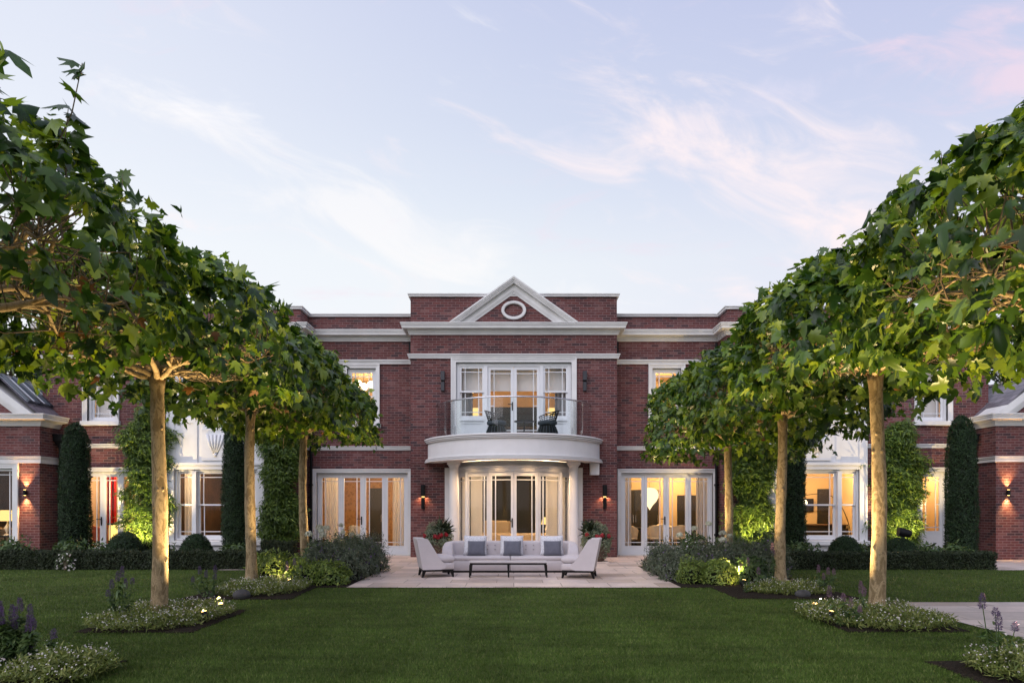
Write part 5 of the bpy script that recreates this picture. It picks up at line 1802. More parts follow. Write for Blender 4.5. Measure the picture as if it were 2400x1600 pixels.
def plane_tree(x, y, seed, label, n=2500, rx=1.62, ry=1.78, lift=0.0, lean=0.0, rtrunk=.094, extra=None, fill=1.0, drop=0.0, ntw=230, limbr=.036, lsize=1.0, top=0.0):
    g = rng(seed)
    t = T('plane_tree', (x, y, 0), label, 'plane tree', 'roof-trained plane trees in two rows')
    # trunk
    zf = 3.16 + lift
    pts, rad = [], []
    w1, w2 = g.uniform(0, 6, 2)
    for k in range(29):
        f = k / 28
        z = f * zf
        pts.append((.024 * (math.sin(f * 5 + w1) - math.sin(w1)) + lean * f, .03 * (math.sin(f * 4 + w2) - math.sin(w2)), z))
        rad.append(rtrunk * (1.08 - .24 * f) * (1 + .035 * math.sin(f * 17 + w1) + .02 * math.sin(f * 37 + w2)) + (.055 * max(0, 1 - f * 9) ** 2) + .030 * max(0, (f - .94) / .06))
    mb = MB()
    mb.tube(pts, rad, 18)
    tx, ty = pts[-1][0], pts[-1][1]
    mb.tube([(tx, ty, zf - .02), (tx + .01, ty, zf + .12), (tx - .01, ty + .02, zf + .3)], [rad[-1] * .98, .07, .045], 12)
    for k in range(7):
        a, f = g.uniform(0, 2 * PI), g.uniform(.08, .9)
        i = int(f * 28)
        mb.ball((pts[i][0] + math.cos(a) * rad[i] * .90, pts[i][1] + math.sin(a) * rad[i] * .90, pts[i][2]), g.uniform(.016, .032), 8, (1, 1, 1.5))
    mb.build('trunk', M['bark'], t, True, shift=(0, 0, 0))
    # limbs: flat tiers of crooked branches
    limb, twig = MB(), MB()
    nodes = []
    nl = 9
    for k in range(nl):
        a = 2 * PI * k / nl + g.uniform(-.25, .25)
        R_ = g.uniform(.95, 1.3)
        z0 = zf + g.uniform(-.06, .14)
        zend = zf + g.uniform(.10, .42)
        cur = g.uniform(-.35, .35)
        p, r_ = [], []
        for j in range(9):
            f = j / 8
            rr_ = .05 + R_ * f
            aa = a + cur * f + .06 * math.sin(f * 9 + k)
            z = z0 + (zend - z0) * f + .10 * math.sin(f * PI) * g.uniform(.3, 1.2) + g.normal(0, .018)
            p.append((tx + rr_ * math.cos(aa), ty + rr_ * math.sin(aa), z))
            r_.append(limbr * (1 - .72 * f) + .004)
        limb.tube(p, r_, 8)
        nodes += [(p[j], r_[j]) for j in range(2, 9)]
        for b in range(4):
            j = int(g.integers(2, 8))
            s = p[j]
            a2 = a + g.choice([-1, 1]) * g.uniform(.5, 1.1)
            L = g.uniform(.45, .95)
            q, qr = [], []
            for i in range(6):
                f = i / 5
                qx, qy = s[0] + L * f * math.cos(a2 + .3 * f), s[1] + L * f * math.sin(a2 + .3 * f)
                ov = max(1.0, math.hypot(qx / rx, qy / ry) / .86)
                q.append((qx / ov, qy / ov, s[2] + g.uniform(-.02, .20) * f + .05 * math.sin(f * 6)))
                qr.append(max(.006, r_[j] * .72 * (1 - .7 * f)))
            limb.tube(q, qr, 7)
            nodes += [(q[i], qr[i]) for i in range(2, 6)]
    limb.build('limb', M['bark'], t, True, shift=(0, 0, 0))
    for k in range(ntw):
        (p, r_) = nodes[int(g.integers(0, len(nodes)))]

        d = np.array([g.normal(0, .45), g.normal(0, .45), g.uniform(-.12, .95)])
        L = g.uniform(.3, .85)
        d = d / np.linalg.norm(d) * L
        e_ = np.array(p) + d
        ov = max(1.0, math.hypot(e_[0] / rx, e_[1] / ry) / .95)
        e_[0], e_[1] = e_[0] / ov, e_[1] / ov
        e_[2] = min(e_[2], 4.42 + lift + top - .6 * min(1, math.hypot(e_[0] / rx, e_[1] / ry)) ** 3)
        m_ = (np.array(p) + e_) / 2 + g.normal(0, .04, 3)
        twig.tube([p, tuple(m_), tuple(e_)], [.009, .006, .003], 5, caps=False)
    # tall shoots standing above the clip line
    shoots = []
    for k in range(9):
        a = g.uniform(-1, 1, 2)
        a = a * .68 if abs(a[0]) + abs(a[1]) > 1.3 else a * .9
        b = np.array([a[0] * rx, a[1] * ry, 4.22 + top + lift - .6 * (a[0] ** 2 + a[1] ** 2) ** 1.5])
        L = g.uniform(.30, .52)
        e_ = b + np.array([g.normal(0, .08), g.normal(0, .08), L])
        shoots.append((b, e_))
    for b, e_ in (extra or []):
        shoots.append((np.array(b, float), np.array(e_, float)))
    SP, SN, SS = [], [], []
    for si, (b, e_) in enumerate(shoots):
        big = 1.4 if si >= 9 else 1.0
        twig.tube([tuple(b), tuple((b + e_) / 2 + g.normal(0, .02, 3)), tuple(e_)], [.007, .005, .003], 5, caps=False)
        for f in (.35, .5, .65, .8, .92, 1.0):
            SP.append(b + (e_ - b) * f + g.normal(0, .012, 3))
            SN.append(g.normal(0, .6, 3) + [0, -.2, .8])
            SS.append(g.uniform(.10, .20) * (1.15 - .45 * f) * big)
    pos, nrm = in_crown(g, n, rx, ry, fill, drop, top)
    pos[:, 2] += lift
    # clumping: pull leaves into tufts with gaps between
    cen = pos[g.integers(0, len(pos), 240)]
    d = np.linalg.norm(pos[:, None, :] - cen[None], axis=2)
    near = cen[np.argmin(d, axis=1)]
    pull = .38 * np.clip(1 - np.min(d, axis=1) / .5, 0, 1)[:, None]
    pos = pos + (near - pos) * pull
    nn = unit(unit(nrm) + g.normal(0, .55, pos.shape) + [0, 0, .30])
    out = np.stack([pos[:, 0], pos[:, 1], np.zeros(len(pos))], 1) / 1.6
    tip = unit(out * .8 + g.normal(0, .55, pos.shape) + [0, 0, -.55])
    size = g.uniform(.085, .20, len(pos)) * lsize
    VF1 = leaves(pos, nn, tip, size, 'plane')
    VF2 = leaves(np.array(SP), np.array(SN), g.normal(0, 1, (len(SP), 3)), np.array(SS), 'plane')
    TF = np.array([q for q in twig.f])
    TF = np.vstack([TF[:, [0, 1, 2]], TF[:, [0, 2, 3]]])
    k = 16
    a = g.uniform(-.95, .95, (k, 2))
    VF3 = leaves(np.stack([a[:, 0] * rx, a[:, 1] * ry, g.uniform(3.05, 3.6, k) + lift], 1), g.normal(0, 1, (k, 3)), g.normal(0, .4, (k, 3)) + [0, 0, -1], g.uniform(.07, .14, k), 'plane')
    V, F = join(VF1, VF2, VF3, (np.array(twig.v), TF))
    cr = np_mesh('crown', V, F, M['leaf'], t)
    cr.data.materials.append(M['twig'])
    cr.data.materials.append(M['deadleaf'])
    mi = np.zeros(len(F), dtype=np.int32)
    mi[len(F) - len(TF):] = 1
    mi[len(F) - len(TF) - len(VF3[1]):len(F) - len(TF)] = 2
    cr.data.polygons.foreach_set('material_index', mi)
    return t

LX, RX = -4.86, 4.97
plane_tree(-4.66, 8.97, 101, 'roof-trained plane tree on the left with the thickest trunk in view', lift=.03, n=3000, fill=.5, ntw=330)
plane_tree(LX - .02, 12.7, 102, 'roof-trained plane tree in the middle of the left row', lift=.12, n=3900, lsize=.9)
plane_tree(LX, 15.9, 103, 'roof-trained plane tree at the house end of the left row, by the terrace', lift=.06, n=5200, drop=.06, rx=1.5, top=-.12, lsize=.80)
plane_tree(4.85, 9.12, 104, 'roof-trained plane tree on the right with the thickest trunk in view', lift=.12, n=3300, fill=1.1, drop=.05)
plane_tree(RX, 12.7, 105, 'roof-trained plane tree in the middle of the right row', lift=.0, n=4100, drop=.12, lsize=.9)
plane_tree(RX + .02, 15.9, 106, 'roof-trained plane tree at the house end of the right row, by the terrace', lift=-.16, n=6000, rx=1.75, drop=.25, top=.18, lsize=.80)
plane_tree(LX, 5.9, 107, 'nearest plane tree on the left, only its crown reaching into view', lift=.06, n=3000, fill=.25, ntw=420, limbr=.042, lsize=.92,
           extra=[((1.5, -.9, 4.1), (1.70, -.9, 4.74)), ((1.45, -.7, 4.0), (1.5, -.75, 4.5)), ((1.55, -1.6, 3.9), (1.84, -1.85, 4.2))])
plane_tree(RX, 5.9, 108, 'nearest plane tree on the right, only its crown reaching into view', lift=.12, n=3200, fill=.9, ntw=300, limbr=.042, drop=.30, lsize=1.0)

# ------------------------------------------------------------------ climbers on the wall
def climber(x0, x1, ztop, y, seed, label, n=1900):
    g = rng(seed)
    w, cx = x1 - x0, (x0 + x1) / 2
    t = T('climber', (cx, y, 0), label, 'climber', 'leafy climbers trained up the brick')
    z = g.uniform(.1, 1, n) ** .9 * ztop
    f = z / ztop
    hw = w / 2 * (np.interp(f, [0, .1, .35, .7, .9, 1], [.40, .65, .85, .85, .65, .25]) + .26 * np.sin(z * 3.1 + seed) + .20 * np.sin(z * 7.3 + seed * 2))
    uu = g.uniform(-1, 1, n)
    uu = np.sign(uu) * np.abs(uu) ** .9 * np.where(g.uniform(0, 1, n) < .12, g.uniform(1, 1.6, n), 1)
    xx = uu * hw + .06 * np.sin(z * 5)
    dep = .34 * np.sqrt(np.maximum(.08, 1 - uu ** 2)) * (1 + .3 * np.sin(z * 6 + xx * 5)) * g.uniform(.35, 1, n)
    pos = np.stack([xx, -dep, z], 1)
    # hanging sprays of leaflets: groups of six along a drooping stalk
    k = 6
    base = np.repeat(pos, k, axis=0)
    d = unit(np.stack([uu * .9, -np.ones(n) * .7, np.full(n, -.35)], 1) + g.normal(0, .45, (n, 3)))
    L = g.uniform(.14, .30, n)
    step = (np.tile(np.arange(k), n) / (k - 1))
    dr = np.repeat(d, k, axis=0)
    p = base + dr * (np.repeat(L, k) * step)[:, None] + np.array([0, 0, -.06]) * (step ** 2)[:, None]
    side = unit(np.cross(dr, np.array([0, 0, 1.0]))) * np.where(np.tile(np.arange(k), n) % 2 == 0, 1, -1)[:, None]
    nn = unit(np.array([0, -.45, .8]) + g.normal(0, .35, p.shape))
    tip = unit(side * .8 + dr * .7 + g.normal(0, .2, p.shape) + [0, 0, -.3])
    V, F = leaves(p, nn, tip, g.uniform(.085, .16, len(p)), 'needle')
    np_mesh('foliage', V, F, M['climb'], t)
    mb = MB()
    for q in range(6):
        xs = g.uniform(-.25, .25) * w
        mb.tube([(xs * .3, -.05, 0), (xs * .8 + .04, -.06, ztop * .3), (xs * 1.1 - .05, -.05, ztop * .6), (xs * 1.5, -.05, ztop * .92)], [.022, .016, .011, .006], 6)
    for q in range(10):
        zz, s = g.uniform(.4, 1.02) * ztop, g.choice([-1, 1])
        mb.tube([(s * w * .35, -.12, zz), (s * w * (.55), -.2, zz + .1), (s * w * g.uniform(.6, .85), -.2, zz + g.uniform(-.1, .15))], [.005, .004, .002], 5)
    mb.build('stem', M['twig'], t, True, shift=(0, 0, 0))
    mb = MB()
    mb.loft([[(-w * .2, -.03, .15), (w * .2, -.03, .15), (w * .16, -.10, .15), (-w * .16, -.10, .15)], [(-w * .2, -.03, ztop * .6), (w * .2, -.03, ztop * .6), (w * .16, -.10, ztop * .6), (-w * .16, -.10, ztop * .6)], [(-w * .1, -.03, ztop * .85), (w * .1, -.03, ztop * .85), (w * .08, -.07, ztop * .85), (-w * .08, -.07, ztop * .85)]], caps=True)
    mb.build('dark_core', M['core'], t, True, shift=(0, 0, 0))
    return t
climber(-11.15, -10.05, 4.35, YC, 41, 'leafy climber on the brick left of the left bay window')
climber(-7.15, -6.28, 3.75, YC, 42, 'leafy climber on the brick right of the left bay window')
climber(6.32, 7.42, 3.65, YC, 43, 'leafy climber on the brick left of the right bay window')
climber(10.55, 11.72, 3.95, YC, 44, 'leafy climber on the brick right of the right bay window')

# ------------------------------------------------------------------ beds beside the terrace
def hydrangea(x, y, rx, h, heads, seed, label, hr=.075):
    t = shrub('hydrangea', label, 'hydrangea', x, y, rx, rx, h, 900, .085, 'fresh', seed, group='white hydrangeas beside the terrace')
    g = rng(seed + 500)
    for hx, hy, hz in heads:
        hz, hy = hz + .14, hy - .1
        n = 170
        d = unit(g.normal(0, 1, (n, 3)))
        d[:, 2] = np.where(d[:, 2] < -.5, -d[:, 2], d[:, 2])
        r = hr * g.uniform(.8, 1.1)
        V, F = leaves(np.array([hx, hy, hz]) + d * [r, r, r * .85], unit(d + g.normal(0, .3, (n, 3))), g.normal(0, 1, (n, 3)), g.uniform(.022, .034, n), 'petal')
        np_mesh('flower_head', V, F, M['hydra'], t)
        MB().tube([(hx * .4, hy * .4, h * .4), (hx * .9, hy * .9, h * .8), (hx, hy, hz)], [.006, .005, .004], 5).build('stem', M['twig'], t, shift=(0, 0, 0))
    return t

LIME = [(-4.62, 13.15, .40, .44, .56), (-4.28, 13.3, .36, .36, .50), (-3.92, 13.05, .42, .40, .42), (-3.50, 13.0, .40, .36, .40), (-5.0, 13.8, .34, .36, .5)]
LL = ['tallest of its row', 'next to the tallest', 'middle of its row', 'nearest the paving', 'behind the tallest']
for i, (x, y, rx, ry, h) in enumerate(LIME):
    shrub('lime_shrub', 'lime-green leafy shrub at the front of the left bed, %s' % LL[i], 'shrub', x, y, rx, ry, h, 1500, .062, 'lime', 200 + i, group='lime-green shrubs by the left of the terrace', bump=.22)
shrub('lime_shrub', 'rounded bright lime-green shrub at the front of the right bed', 'shrub', 3.93, 13.05, .37, .36, .46, 2000, .05, 'lime', 210, bump=.10)
shrub('bronze_shrub', 'ferny amber-green shrub at the front of the right bed', 'shrub', 3.42, 13.15, .30, .30, .46, 1500, .06, 'lime', 211, kind='needle', bump=.25)
shrub('border_plant', 'mid-green leafy plant beside the middle trunk of the right row', 'plant', 4.62, 13.4, .38, .34, .46, 1200, .07, 'fresh', 212, bump=.25)
GL = [(-3.42, 13.75, .42, .48, .62), (-3.30, 14.55, .44, .46, .74), (-3.95, 14.2, .45, .45, .70), (-3.25, 15.4, .42, .45, .74), (-3.85, 15.5, .45, .45, .80)]
GN = ['at the front paving edge', 'halfway along the paving edge', 'behind the lime shrubs', 'nearest the French doors', 'beside the rear trunk']
for i, (x, y, rx, ry, h) in enumerate(GL):
    shrub('lavender', 'grey-green lavender mound in the left bed, %s' % GN[i], 'lavender', x, y, rx, ry, h, 2600, .075, 'sage', 220 + i, kind='needle', group='grey-green lavender beside the terrace', bump=.25, core=.6, wisp=150, flowers=('purple', 90, .03, 'petal'))
GR_ = [(3.32, 13.75, .40, .45, .52), (3.32, 14.6, .42, .46, .56), (3.38, 15.5, .42, .46, .58), (4.0, 14.0, .42, .42, .66), (4.75, 14.5, .45, .45, .70), (5.3, 14.2, .45, .4, .66)]
GN2 = ['at the front paving edge', 'halfway along the paving edge', 'nearest the French doors', 'behind the rounded lime shrub', 'between the two rear trunks', 'at the outer side']
for i, (x, y, rx, ry, h) in enumerate(GR_):
    shrub('lavender', 'grey-green lavender mound in the right bed, %s' % GN2[i], 'lavender', x, y, rx, ry, h, 2600, .07, 'sage', 230 + i, kind='needle', group='grey-green lavender beside the terrace', bump=.25, core=.6, wisp=150, flowers=('purple', 90, .03, 'petal'))
hydrangea(-4.28, 15.0, .42, .72, [(-.10, -.30, .74), (.16, -.28, .80), (.20, -.30, .70), (.26, -.22, .86), (.10, -.2, .87)], 240, 'white hydrangea beside the rear trunk of the left row', .078)
hydrangea(-3.55, 15.0, .34, .78, [(-.12, -.2, .78), (.06, -.25, .72), (.2, -.2, .70), (-.2, -.1, .92)], 241, 'smaller white hydrangea in the middle of the left bed', .045)
hydrangea(3.95, 14.9, .45, .85, [(-.40, -.2, .72), (.22, -.2, .96), (.52, -.2, .76), (-.1, -.25, .86), (.5, -.3, .62)], 242, 'tall white hydrangea in the middle of the right bed', .075)
hydrangea(4.55, 15.0, .34, .66, [(-.1, -.25, .62), (.1, -.2, .70), (.0, -.3, .50)], 243, 'small white hydrangea beside the rear trunk of the right row', .05)
for i, (x, y, h, lab) in enumerate([(-4.75, 17.3, .42, 'low leafy border plant by the hedge path on the left'), (5.35, 15.4, .55, 'leafy border plant behind the rear trunk of the right row'), (-12.6, 17.2, .62, 'arching fern-like plant in front of the left drainpipe'), (-11.2, 17.2, .55, 'leafy plant at the foot of the left yew column'),
                                   (-8.8, 17.1, .45, 'leafy plant between the two left yew domes'), (-7.0, 17.3, .45, 'leafy plant at the right end of the left border'), (7.4, 17.4, .5, 'leafy plant at the left end of the right border'), (6.75, 18.2, .75, 'tall leafy plant at the foot of the climber left of the right bay'),
                                   (8.9, 17.3, .45, 'leafy plant between the two right yew domes'), (10.5, 17.4, .45, 'leafy plant in front of the white garden door'), (11.2, 17.3, .45, 'leafy plant at the foot of the right yew column'), (-10.4, 17.4, .5, 'leafy plant below the climber left of the left bay')]):
    shrub('border_plant', lab, 'plant', x, y, .46, .36, h, 800, .10, 'fresh', 260 + i, kind='oval', bump=.3, core=.5)
# low white flowers spilling over the left hedge
shrub('hedge_flowers', 'small white flowers spilling over the left hedge', 'flowers', -10.42, 15.85, .22, .12, .40, 160, .05, 'fresh', 280, core=0, flowers=('daisy', 42, .05, 'petal'))

# daisy mats
def daisy_bed(cx, cy, rx, ry, h, n, seed, label, nf=900):
    g = rng(seed)
    t = T('daisy_mat', (cx, cy, .02), label, 'daisies', 'mats of small white daisies')
    a = g.uniform(-1, 1, (n, 2))
    a = a[(np.abs(a) ** 2.6).sum(1) < 1]
    def top(q, s):
        return h * (1 - .55 * (np.abs(q) ** 2.6).sum(1)) * (.78 + .22 * np.sin(q[:, 0] * 6 + s) * np.sin(q[:, 1] * 5 + s * 2) + .12 * np.sin(q[:, 0] * 13 + q[:, 1] * 11))
    z = top(a, seed) * g.uniform(.15, 1, len(a)) ** .6
    pos = np.stack([a[:, 0] * rx, a[:, 1] * ry, z], 1)
    nn = unit(g.normal(0, .7, pos.shape) + [0, 0, .6])
    tip = unit(g.normal(0, .6, pos.shape) + [0, 0, .9])
    V, F = leaves(pos, nn, tip, g.uniform(.025, .075, len(pos)), 'needle')
    tag(np_mesh('foliage', V, F, M['fern'], t), None, None, None, 'stuff')
    b = g.uniform(-1.04, 1.04, (nf, 2))
    b = b[(np.abs(b) ** 2.6).sum(1) < 1.1]
    z = top(b * .95, seed) + g.uniform(-.02, .07, len(b))
    pos = np.stack([b[:, 0] * rx, b[:, 1] * ry, np.maximum(z, .03)], 1)
    nn = unit(g.normal(0, .5, pos.shape) + [0, -.35, .8])
    V, F = leaves(pos, nn, g.normal(0, 1, pos.shape), g.uniform(.010, .020, len(pos)), 'petal')
    tag(np_mesh('flowers', V, F, M['daisy'], t), None, None, None, 'stuff')
    return t
daisy_bed(-4.58, 8.95, .76, .98, .20, 10000, 301, 'wide mat of white daisies round the thickest left trunk', 1000)
daisy_bed(-4.38, 12.0, .72, .98, .20, 9000, 302, 'mat of white daisies round the middle trunk of the left row', 950)
daisy_bed(4.68, 8.92, .86, .90, .21, 10500, 303, 'wide mat of white daisies round the thickest right trunk', 1050)
daisy_bed(4.72, 11.75, .70, .55, .20, 6500, 304, 'mat of white daisies round the middle trunk of the right row', 560)
daisy_bed(-3.95, 5.95, .40, .45, .24, 4200, 305, 'loose patch of white daisies in the lower left corner', 330)
daisy_bed(4.42, 5.9, .38, .45, .30, 4200, 306, 'loose patch of white daisies in the lower right corner', 420)

# giant hyssop: stems, leaves, flower spikes
def hyssop(x, y, stems, seed, label, m='purple', leafy=1.0, spread=.12, lz=0.0):
    g = rng(seed)
    t = T('hyssop', (x, y, .02), label, 'hyssop', 'purple flower spikes in the tree beds')
    mb = MB()
    VF, LF = [], []
    for dx, dz, sl in stems:
        dy = g.uniform(-spread, spread)
        bx = dx * .45
        top = np.array([dx, dy, dz])
        mid = np.array([bx + (dx - bx) * .4, dy * .6, dz * .5])
        mb.tube([(bx, dy * .5, 0), tuple(mid), tuple(top)], [.006, .005, .004], 5)
        n = int(420 * sl / .16)
        u = g.uniform(0, 1, n)
        th = g.uniform(0, 2 * PI, n)
        r = .019 * np.interp(u, [0, .15, .7, 1], [.75, 1.15, .9, .25]) * (.8 + .3 * np.sin(u * 38))
        p = top + np.stack([np.cos(th) * r, np.sin(th) * r, -sl * .3 + u * sl], 1)
        d = unit(np.stack([np.cos(th), np.sin(th), np.full(n, .5)], 1))
        VF.append(leaves(p, unit(g.normal(0, 1, (n, 3))), d, g.uniform(.010, .020, n), 'needle'))
        k = int(26 * leafy)
        f = g.uniform(.05, .85, k)
        lp = np.array([bx, dy * .5, 0]) + (top - np.array([bx, dy * .5, 0])) * f[:, None]
        th = g.uniform(0, 2 * PI, k)
        d = np.stack([np.cos(th), np.sin(th), np.full(k, .1)], 1)
        LF.append(leaves(lp, unit(g.normal(0, .3, (k, 3)) + [0, 0, 1]), d, g.uniform(.04, .085, k), 'oval'))
    mb.build('stem', M['fresh'], t, shift=(0, 0, 0))
    V, F = join(*VF)
    np_mesh('flower_spike', V, F, M[m], t)
    V, F = join(*LF)
    np_mesh('foliage', V, F, M['fresh'], t)
    return t
hyssop(-4.52, 6.2, [(-.18, .52, .12), (-.10, .46, .16), (-.02, .42, .20), (.06, .46, .16), (.12, .38, .15), (.20, .40, .10), (.16, .24, .12), (-.22, .34, .16), (.34, .30, .09)], 401, 'dense purple hyssop in the lower left corner', leafy=6)
hyssop(-4.74, 6.35, [(-.10, .58, .16), (.02, .50, .14), (.12, .46, .16), (.22, .55, .13), (-.2, .42, .12), (.3, .36, .12)], 411, 'taller purple hyssop at the very left edge of the lower left corner', leafy=6)
hyssop(-5.02, 8.75, [(-.10, .46, .12), (.0, .56, .13), (.07, .62, .14), (.05, .46, .13), (.12, .50, .08), (-.12, .36, .08)], 402, 'tall purple hyssop at the left of the bed with the thickest left trunk')
hyssop(-4.95, 11.1, [(-.12, .42, .12), (.0, .36, .12), (.14, .44, .12), (.05, .30, .10), (-.3, .26, .1)], 403, 'purple hyssop at the left of the middle left bed')
hyssop(-4.1, 12.75, [(-.12, .34, .16), (.03, .42, .12), (.12, .28, .12)], 404, 'purple hyssop at the back of the middle left bed')
hyssop(4.10, 8.30, [(-.22, .40, .14), (-.06, .34, .10), (.12, .46, .15), (.22, .40, .12), (.02, .28, .10), (.08, .22, .08)], 405, 'pinkish hyssop left of the thickest right trunk', 'pink')
hyssop(4.05, 11.6, [(-.22, .42, .12), (-.05, .50, .14), (.15, .35, .12)], 406, 'pinkish hyssop at the left of the middle right bed', 'pink')
hyssop(5.2, 11.55, [(-.08, .40, .14), (.08, .36, .12), (.24, .34, .10), (.0, .28, .1)], 407, 'purple hyssop at the right of the middle right bed', 'pink')
hyssop(4.22, 5.95, [(-.12, .62, .14), (-.06, .46, .15), (.06, .52, .08), (.12, .42, .08)], 408, 'tall dark hyssop in the lower right corner', leafy=.7)
hyssop(4.48, 5.8, [(.12, .50, .18), (-.05, .22, .14), (.06, .18, .1)], 409, 'dark hyssop at the right edge of the picture', leafy=.7)
hyssop(4.75, 12.55, [(.0, .70, .16), (.06, .58, .12)], 410, 'tall faded hyssop beside the middle right trunk', 'pink')

# boulders
def boulder(x, y, r, sq, seed, label):
    g = rng(seed)
    mb = MB()
    mb.ball((0, 0, r * sq[2] * .6), r, 16, sq)
    ph = g.uniform(0, 6, 3)
    mb.v = [(a * (1 + .08 * math.sin(b * 14 + ph[0])), b * (1 + .08 * math.sin(c * 17 + ph[1])), c * (1 + .06 * math.sin(a * 15 + ph[2]))) for a, b, c in mb.v]
    o = mb.build('boulder', M['stone'], None, True)
    o.location = (x, y, .015)
    return tag(o, label, 'stone')
boulder(-4.38, 11.0, .11, (1.3, 1, .8), 1, 'smooth dark stone at the front of the middle left bed')
boulder(4.72, 11.15, .10, (1.2, 1, .8), 2, 'smooth brown stone at the front of the middle right bed')

# terrace pots
def pot(x, y, seed, label, mirror=1):
    g = rng(seed)
    t = T('planted_pot', (x, y, .015), label, 'planter', 'round planters beside the columns')
    MB().bbox(x - .3, x + .3, y - .3, y + .3, .015, .05, .006).build('base_slab', M['pave'], t)
    MB().lathe((x, y, .05), [(.17, 0), (.20, .02), (.29, .22), (.31, .40), (.29, .48), (.31, .50), (.31, .54), (.26, .545), (.24, .50)], 28).build('pot', M['terra'], t, True, auto=40)
    n = 3800
    pos, nrm = dome_points(g, n, .40, .36, .62, .14, .2, .42)
    n2 = 2600
    th = g.uniform(0, 2 * PI, n2)
    zz = g.uniform(.12, .62, n2)
    rr_ = .34 + .06 * np.sin(th * 4 + seed) + g.uniform(-.03, .06, n2) - .08 * (zz < .25)
    keep = np.sin(th * 1.5 + seed) * .3 + (zz - .1) * 1.6 > g.uniform(0, .7, n2)
    p2 = np.stack([np.cos(th) * rr_, np.sin(th) * rr_, zz], 1)[keep]
    n_2 = unit(np.stack([np.cos(th), np.sin(th), np.full(n2, .2)], 1))[keep]
    V, F = cloud_leaves(g, np.vstack([pos, p2]), np.vstack([nrm, n_2]), .036, 'oval', .6, .2)
    np_mesh('foliage', V, F, M['varieg'], t)
    MB().lathe((0, 0, .5), [(.3, 0), (.3, .12), (.2, .3), (.06, .4)], 14).build('dark_core', M['core'], t, True, shift=(0, 0, 0))
    # spiky dark grass at one side, red geraniums at the front
    k = 150
    a = g.uniform(0, 2 * PI, k)
    d = np.stack([np.cos(a) * .6 + mirror * .5, np.sin(a) * .6, g.uniform(.5, 1.4, k)], 1)
    V, F = leaves(np.tile([mirror * .14, -.05, .78], (k, 1)) + g.normal(0, .05, (k, 3)), g.normal(0, 1, (k, 3)), d, g.uniform(.16, .36, k) , 'needle')
    np_mesh('spiky_leaf', V, F, M['box'], t)
    VF = []
    for hx, hz in ((-.02, .70), (.12, .72), (-.30 * mirror, .70), (.05, .67), (.26 * mirror, .74)):
        q = 70
        dd_ = unit(g.normal(0, 1, (q, 3)))
        VF.append(leaves(np.array([hx, -.37 + abs(hx) * .5, hz]) + dd_ * .05, unit(dd_ + [0, -.4, 0]), g.normal(0, 1, (q, 3)), g.uniform(.03, .05, q), 'petal'))
    V, F = join(*VF)
    np_mesh('flowers', V, F, M['red'], t)
pot(-2.02, 18.05, 61, 'round planter of variegated foliage and red geraniums left of the sofa')
pot(2.17, 17.95, 62, 'round planter of variegated foliage and red geraniums right of the sofa', -1)

# ------------------------------------------------------------------ garden spotlights
def spotlight(x, y, tx_, ty_, tz_, energy, label, size=60, z=.16, blend=.7):
    t = T('garden_spotlight', (x, y, 0), label, 'spotlight', 'small garden spotlights in the beds')
    d = Vector((tx_ - x, ty_ - y, tz_ - z)).normalized()
    b = Vector((x, y, z))
    MB().tube([tuple(b - d * .05), tuple(b + d * .04)], [.030, .034], 14).build('body', M['black'], t, True, auto=40)
    MB().tube([(x, y, -.02), (x, y, z - .01)], .009, 6).build('spike', M['black'], t)
    MB().tube([tuple(b + d * .041), tuple(b + d * .045)], [.029, .029], 14).build('lens', M['bulb'], t)
    p = b + d * .06
    light('spot_glow', 'SPOT', tuple(p), energy, GARDEN, (tx_, ty_, tz_), size, blend, .03)

for sgn, tx0 in ((-1, LX), (1, RX)):
    side = 'left' if sgn < 0 else 'right'
    tx00 = tx0
    for yy, nm in ((9.0, 'thickest'), (12.7, 'middle'), (15.9, 'rear')):
        tx0 = tx00 - sgn * (.14 if yy < 10 else 0)
        spotlight(tx0 - sgn * .82, yy - .38, tx0, yy, 2.7, 330, 'garden spotlight shining up the %s %s trunk from the lawn side' % (nm, side), 66, .13, 1.0)
        spotlight(tx0 - sgn * .62, yy + .55, tx0 - sgn * .75, yy - .5, 3.2, 1150 if yy < 10 else 900 if yy < 15 else 620, 'garden spotlight shining up under the crown of the %s %s tree' % (nm, side), 112 if yy < 15 else 96, .10, .9)
    spotlight(tx0 - sgn * .5, 5.7, tx0 - sgn * .3, 6.0, 3.3, 80 if sgn < 0 else 900, 'garden spotlight under the nearest %s tree' % side, 95, .2)
for x, tz, nm in ((-10.6, 1.4, 'left of the left bay'), (-6.75, 1.3, 'right of the left bay'), (6.85, 1.5, 'left of the right bay'), (11.1, 1.6, 'right of the right bay')):
    spotlight(x + .05, 18.75, x, 19.9, tz + .4, 820 if x < 0 else 560, 'garden spotlight at the foot of the climber %s' % nm, 95, .28)
spotlight(-4.30, 12.40, -4.4, 13.2, .35, 75, 'added spotlight brightening the lime shrubs by the left of the terrace', 120, .10, 1.0)  # added to brighten the lime shrubs; no lamp known at the bed front
spotlight(4.15, 12.42, 3.95, 13.1, .35, 9, 'added spotlight brightening the rounded lime shrub on the right', 120, .10, 1.0)  # added counterpart on the right, brightening the rounded shrub
# larger black floodlight in front of the right climber
t = T('floodlight', (10.62, 18.6, 0), 'black cylindrical floodlight in front of the climber right of the right bay', 'floodlight')
MB().tube([(10.48, 18.6, .80), (10.78, 18.55, .74)], [.13, .10], 20).build('body', M['black'], t, True, auto=40)
MB().tube([(10.6, 18.6, 0), (10.6, 18.6, .72)], .02, 8).build('post', M['black'], t)

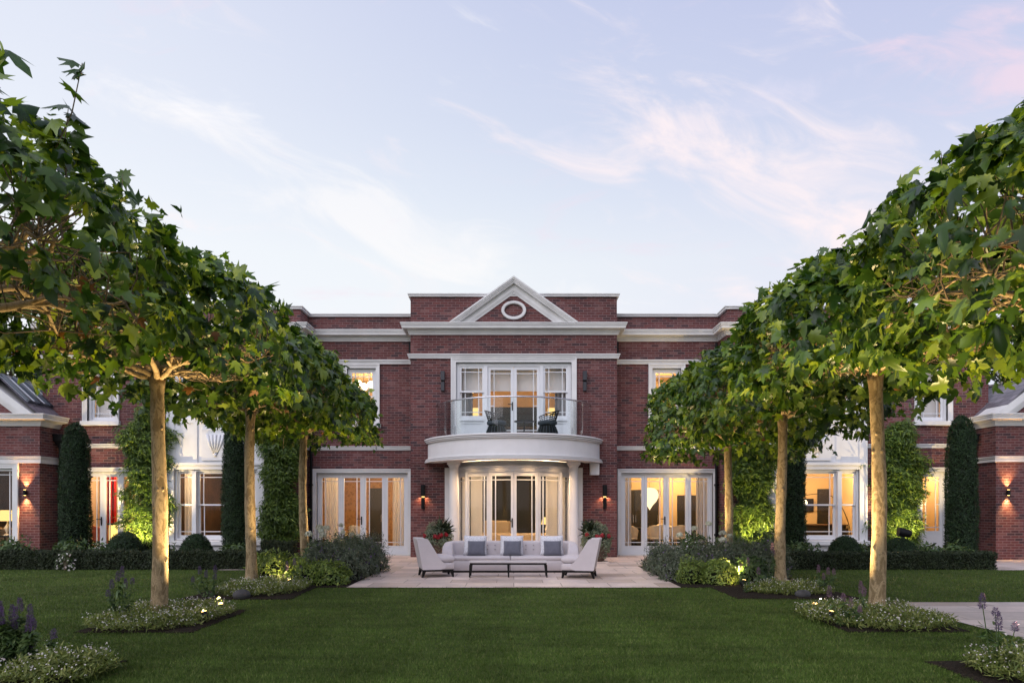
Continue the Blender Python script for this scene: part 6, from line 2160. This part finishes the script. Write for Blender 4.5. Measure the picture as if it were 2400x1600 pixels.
# ------------------------------------------------------------------ grass
def grass():
    g = rng(900)
    n = 560000
    y = 1.0 / g.uniform(1 / 16.2, 1 / 3.4, n)
    hw = y * .80 + .4
    x = g.uniform(-1, 1, n) * hw
    keep = ~((np.abs(x) < 3.07) & (y > 12.46)) & ~((x > 5.72) & (y < 10.62)) & ~((np.abs(x) > 3.0) & (np.abs(x) < 5.7) & (y > 12.5)) & ~((x > 11.3) & (y > 15.85)) & ~((x > -6.95) & (x < -5.2) & (y > 15.85))
    for b in BEDS:
        keep &= ~((x > b[0]) & (x < b[1]) & (y > b[2]) & (y < b[3]))
    x, y = x[keep], y[keep]
    n = len(x)
    h = g.uniform(.014, .034, n)
    wd = g.uniform(.0022, .0045, n) * np.clip(y / 7, .8, 2)
    a = g.uniform(0, 2 * PI, n)
    le = g.normal(0, .012, (n, 2))
    le[:, 1] += .0022 * np.sign(np.sin(x * 2 * PI / 1.1))
    V = np.zeros((n, 3, 3))
    V[:, 0] = np.stack([x - np.cos(a) * wd, y - np.sin(a) * wd, np.zeros(n)], 1)
    V[:, 1] = np.stack([x + np.cos(a) * wd, y + np.sin(a) * wd, np.zeros(n)], 1)
    V[:, 2] = np.stack([x + le[:, 0], y + le[:, 1], h], 1)
    F = np.arange(n * 3).reshape(n, 3)
    o = np_mesh('grass', V.reshape(-1, 3), F, M['blade'])
    tag(o, 'short mown green grass of the lawn', 'grass', None, 'stuff')
grass()

# ------------------------------------------------------------------ trees behind the house
def far_tree(x, y, h, r, seed, label):
    g = rng(seed)
    t = T('far_tree', (x, y, 0), label, 'tree', 'dark trees behind the house')
    MB().tube([(0, 0, 0), (.1, 0, h * .3), (0, .1, h * .6), (.1, 0, h * .85)], [.32, .26, .15, .05], 10).build('trunk', M['twig'], t, True, shift=(0, 0, 0))
    limb = MB()
    cen = []
    for k in range(34):
        a, zz = g.uniform(0, 2 * PI), g.uniform(.22, 1.0)
        rr_ = r * math.sqrt(max(.05, 1 - (zz - .5) ** 2 * 2.6)) * g.uniform(.4, 1)
        c = np.array([rr_ * math.cos(a), rr_ * math.sin(a), zz * h])
        cen.append(c)
        limb.tube([(0, 0, max(.5, zz * h * .7)), tuple(c * [.5, .5, .93]), tuple(c)], [.09, .05, .02], 5)
    limb.build('limb', M['twig'], t, True, shift=(0, 0, 0))
    P, Nn = [], []
    for c in cen:
        k = 300
        d = unit(g.normal(0, 1, (k, 3)))
        P.append(c + d * [1.5, 1.5, 1.0] * g.uniform(.3, 1, (k, 1)) ** .5)
        Nn.append(d)
    V, F = cloud_leaves(g, np.vstack(P), np.vstack(Nn), .26, 'oval', .5, .3)
    np_mesh('crown', V, F, M['darktree'], t)
far_tree(-27, 36, 11.0, 4.2, 501, 'dark leafy tree behind the left wing, furthest left')
far_tree(-21.5, 38, 10.5, 3.8, 502, 'dark leafy tree behind the left wing roof')
far_tree(-32, 40, 12.5, 4.5, 503, 'tallest dark tree behind the far left of the house')
far_tree(23.5, 37, 10.5, 4.0, 504, 'dark leafy tree behind the right wing roof')
far_tree(29, 38, 11.5, 4.4, 505, 'dark leafy tree behind the right wing, furthest right')
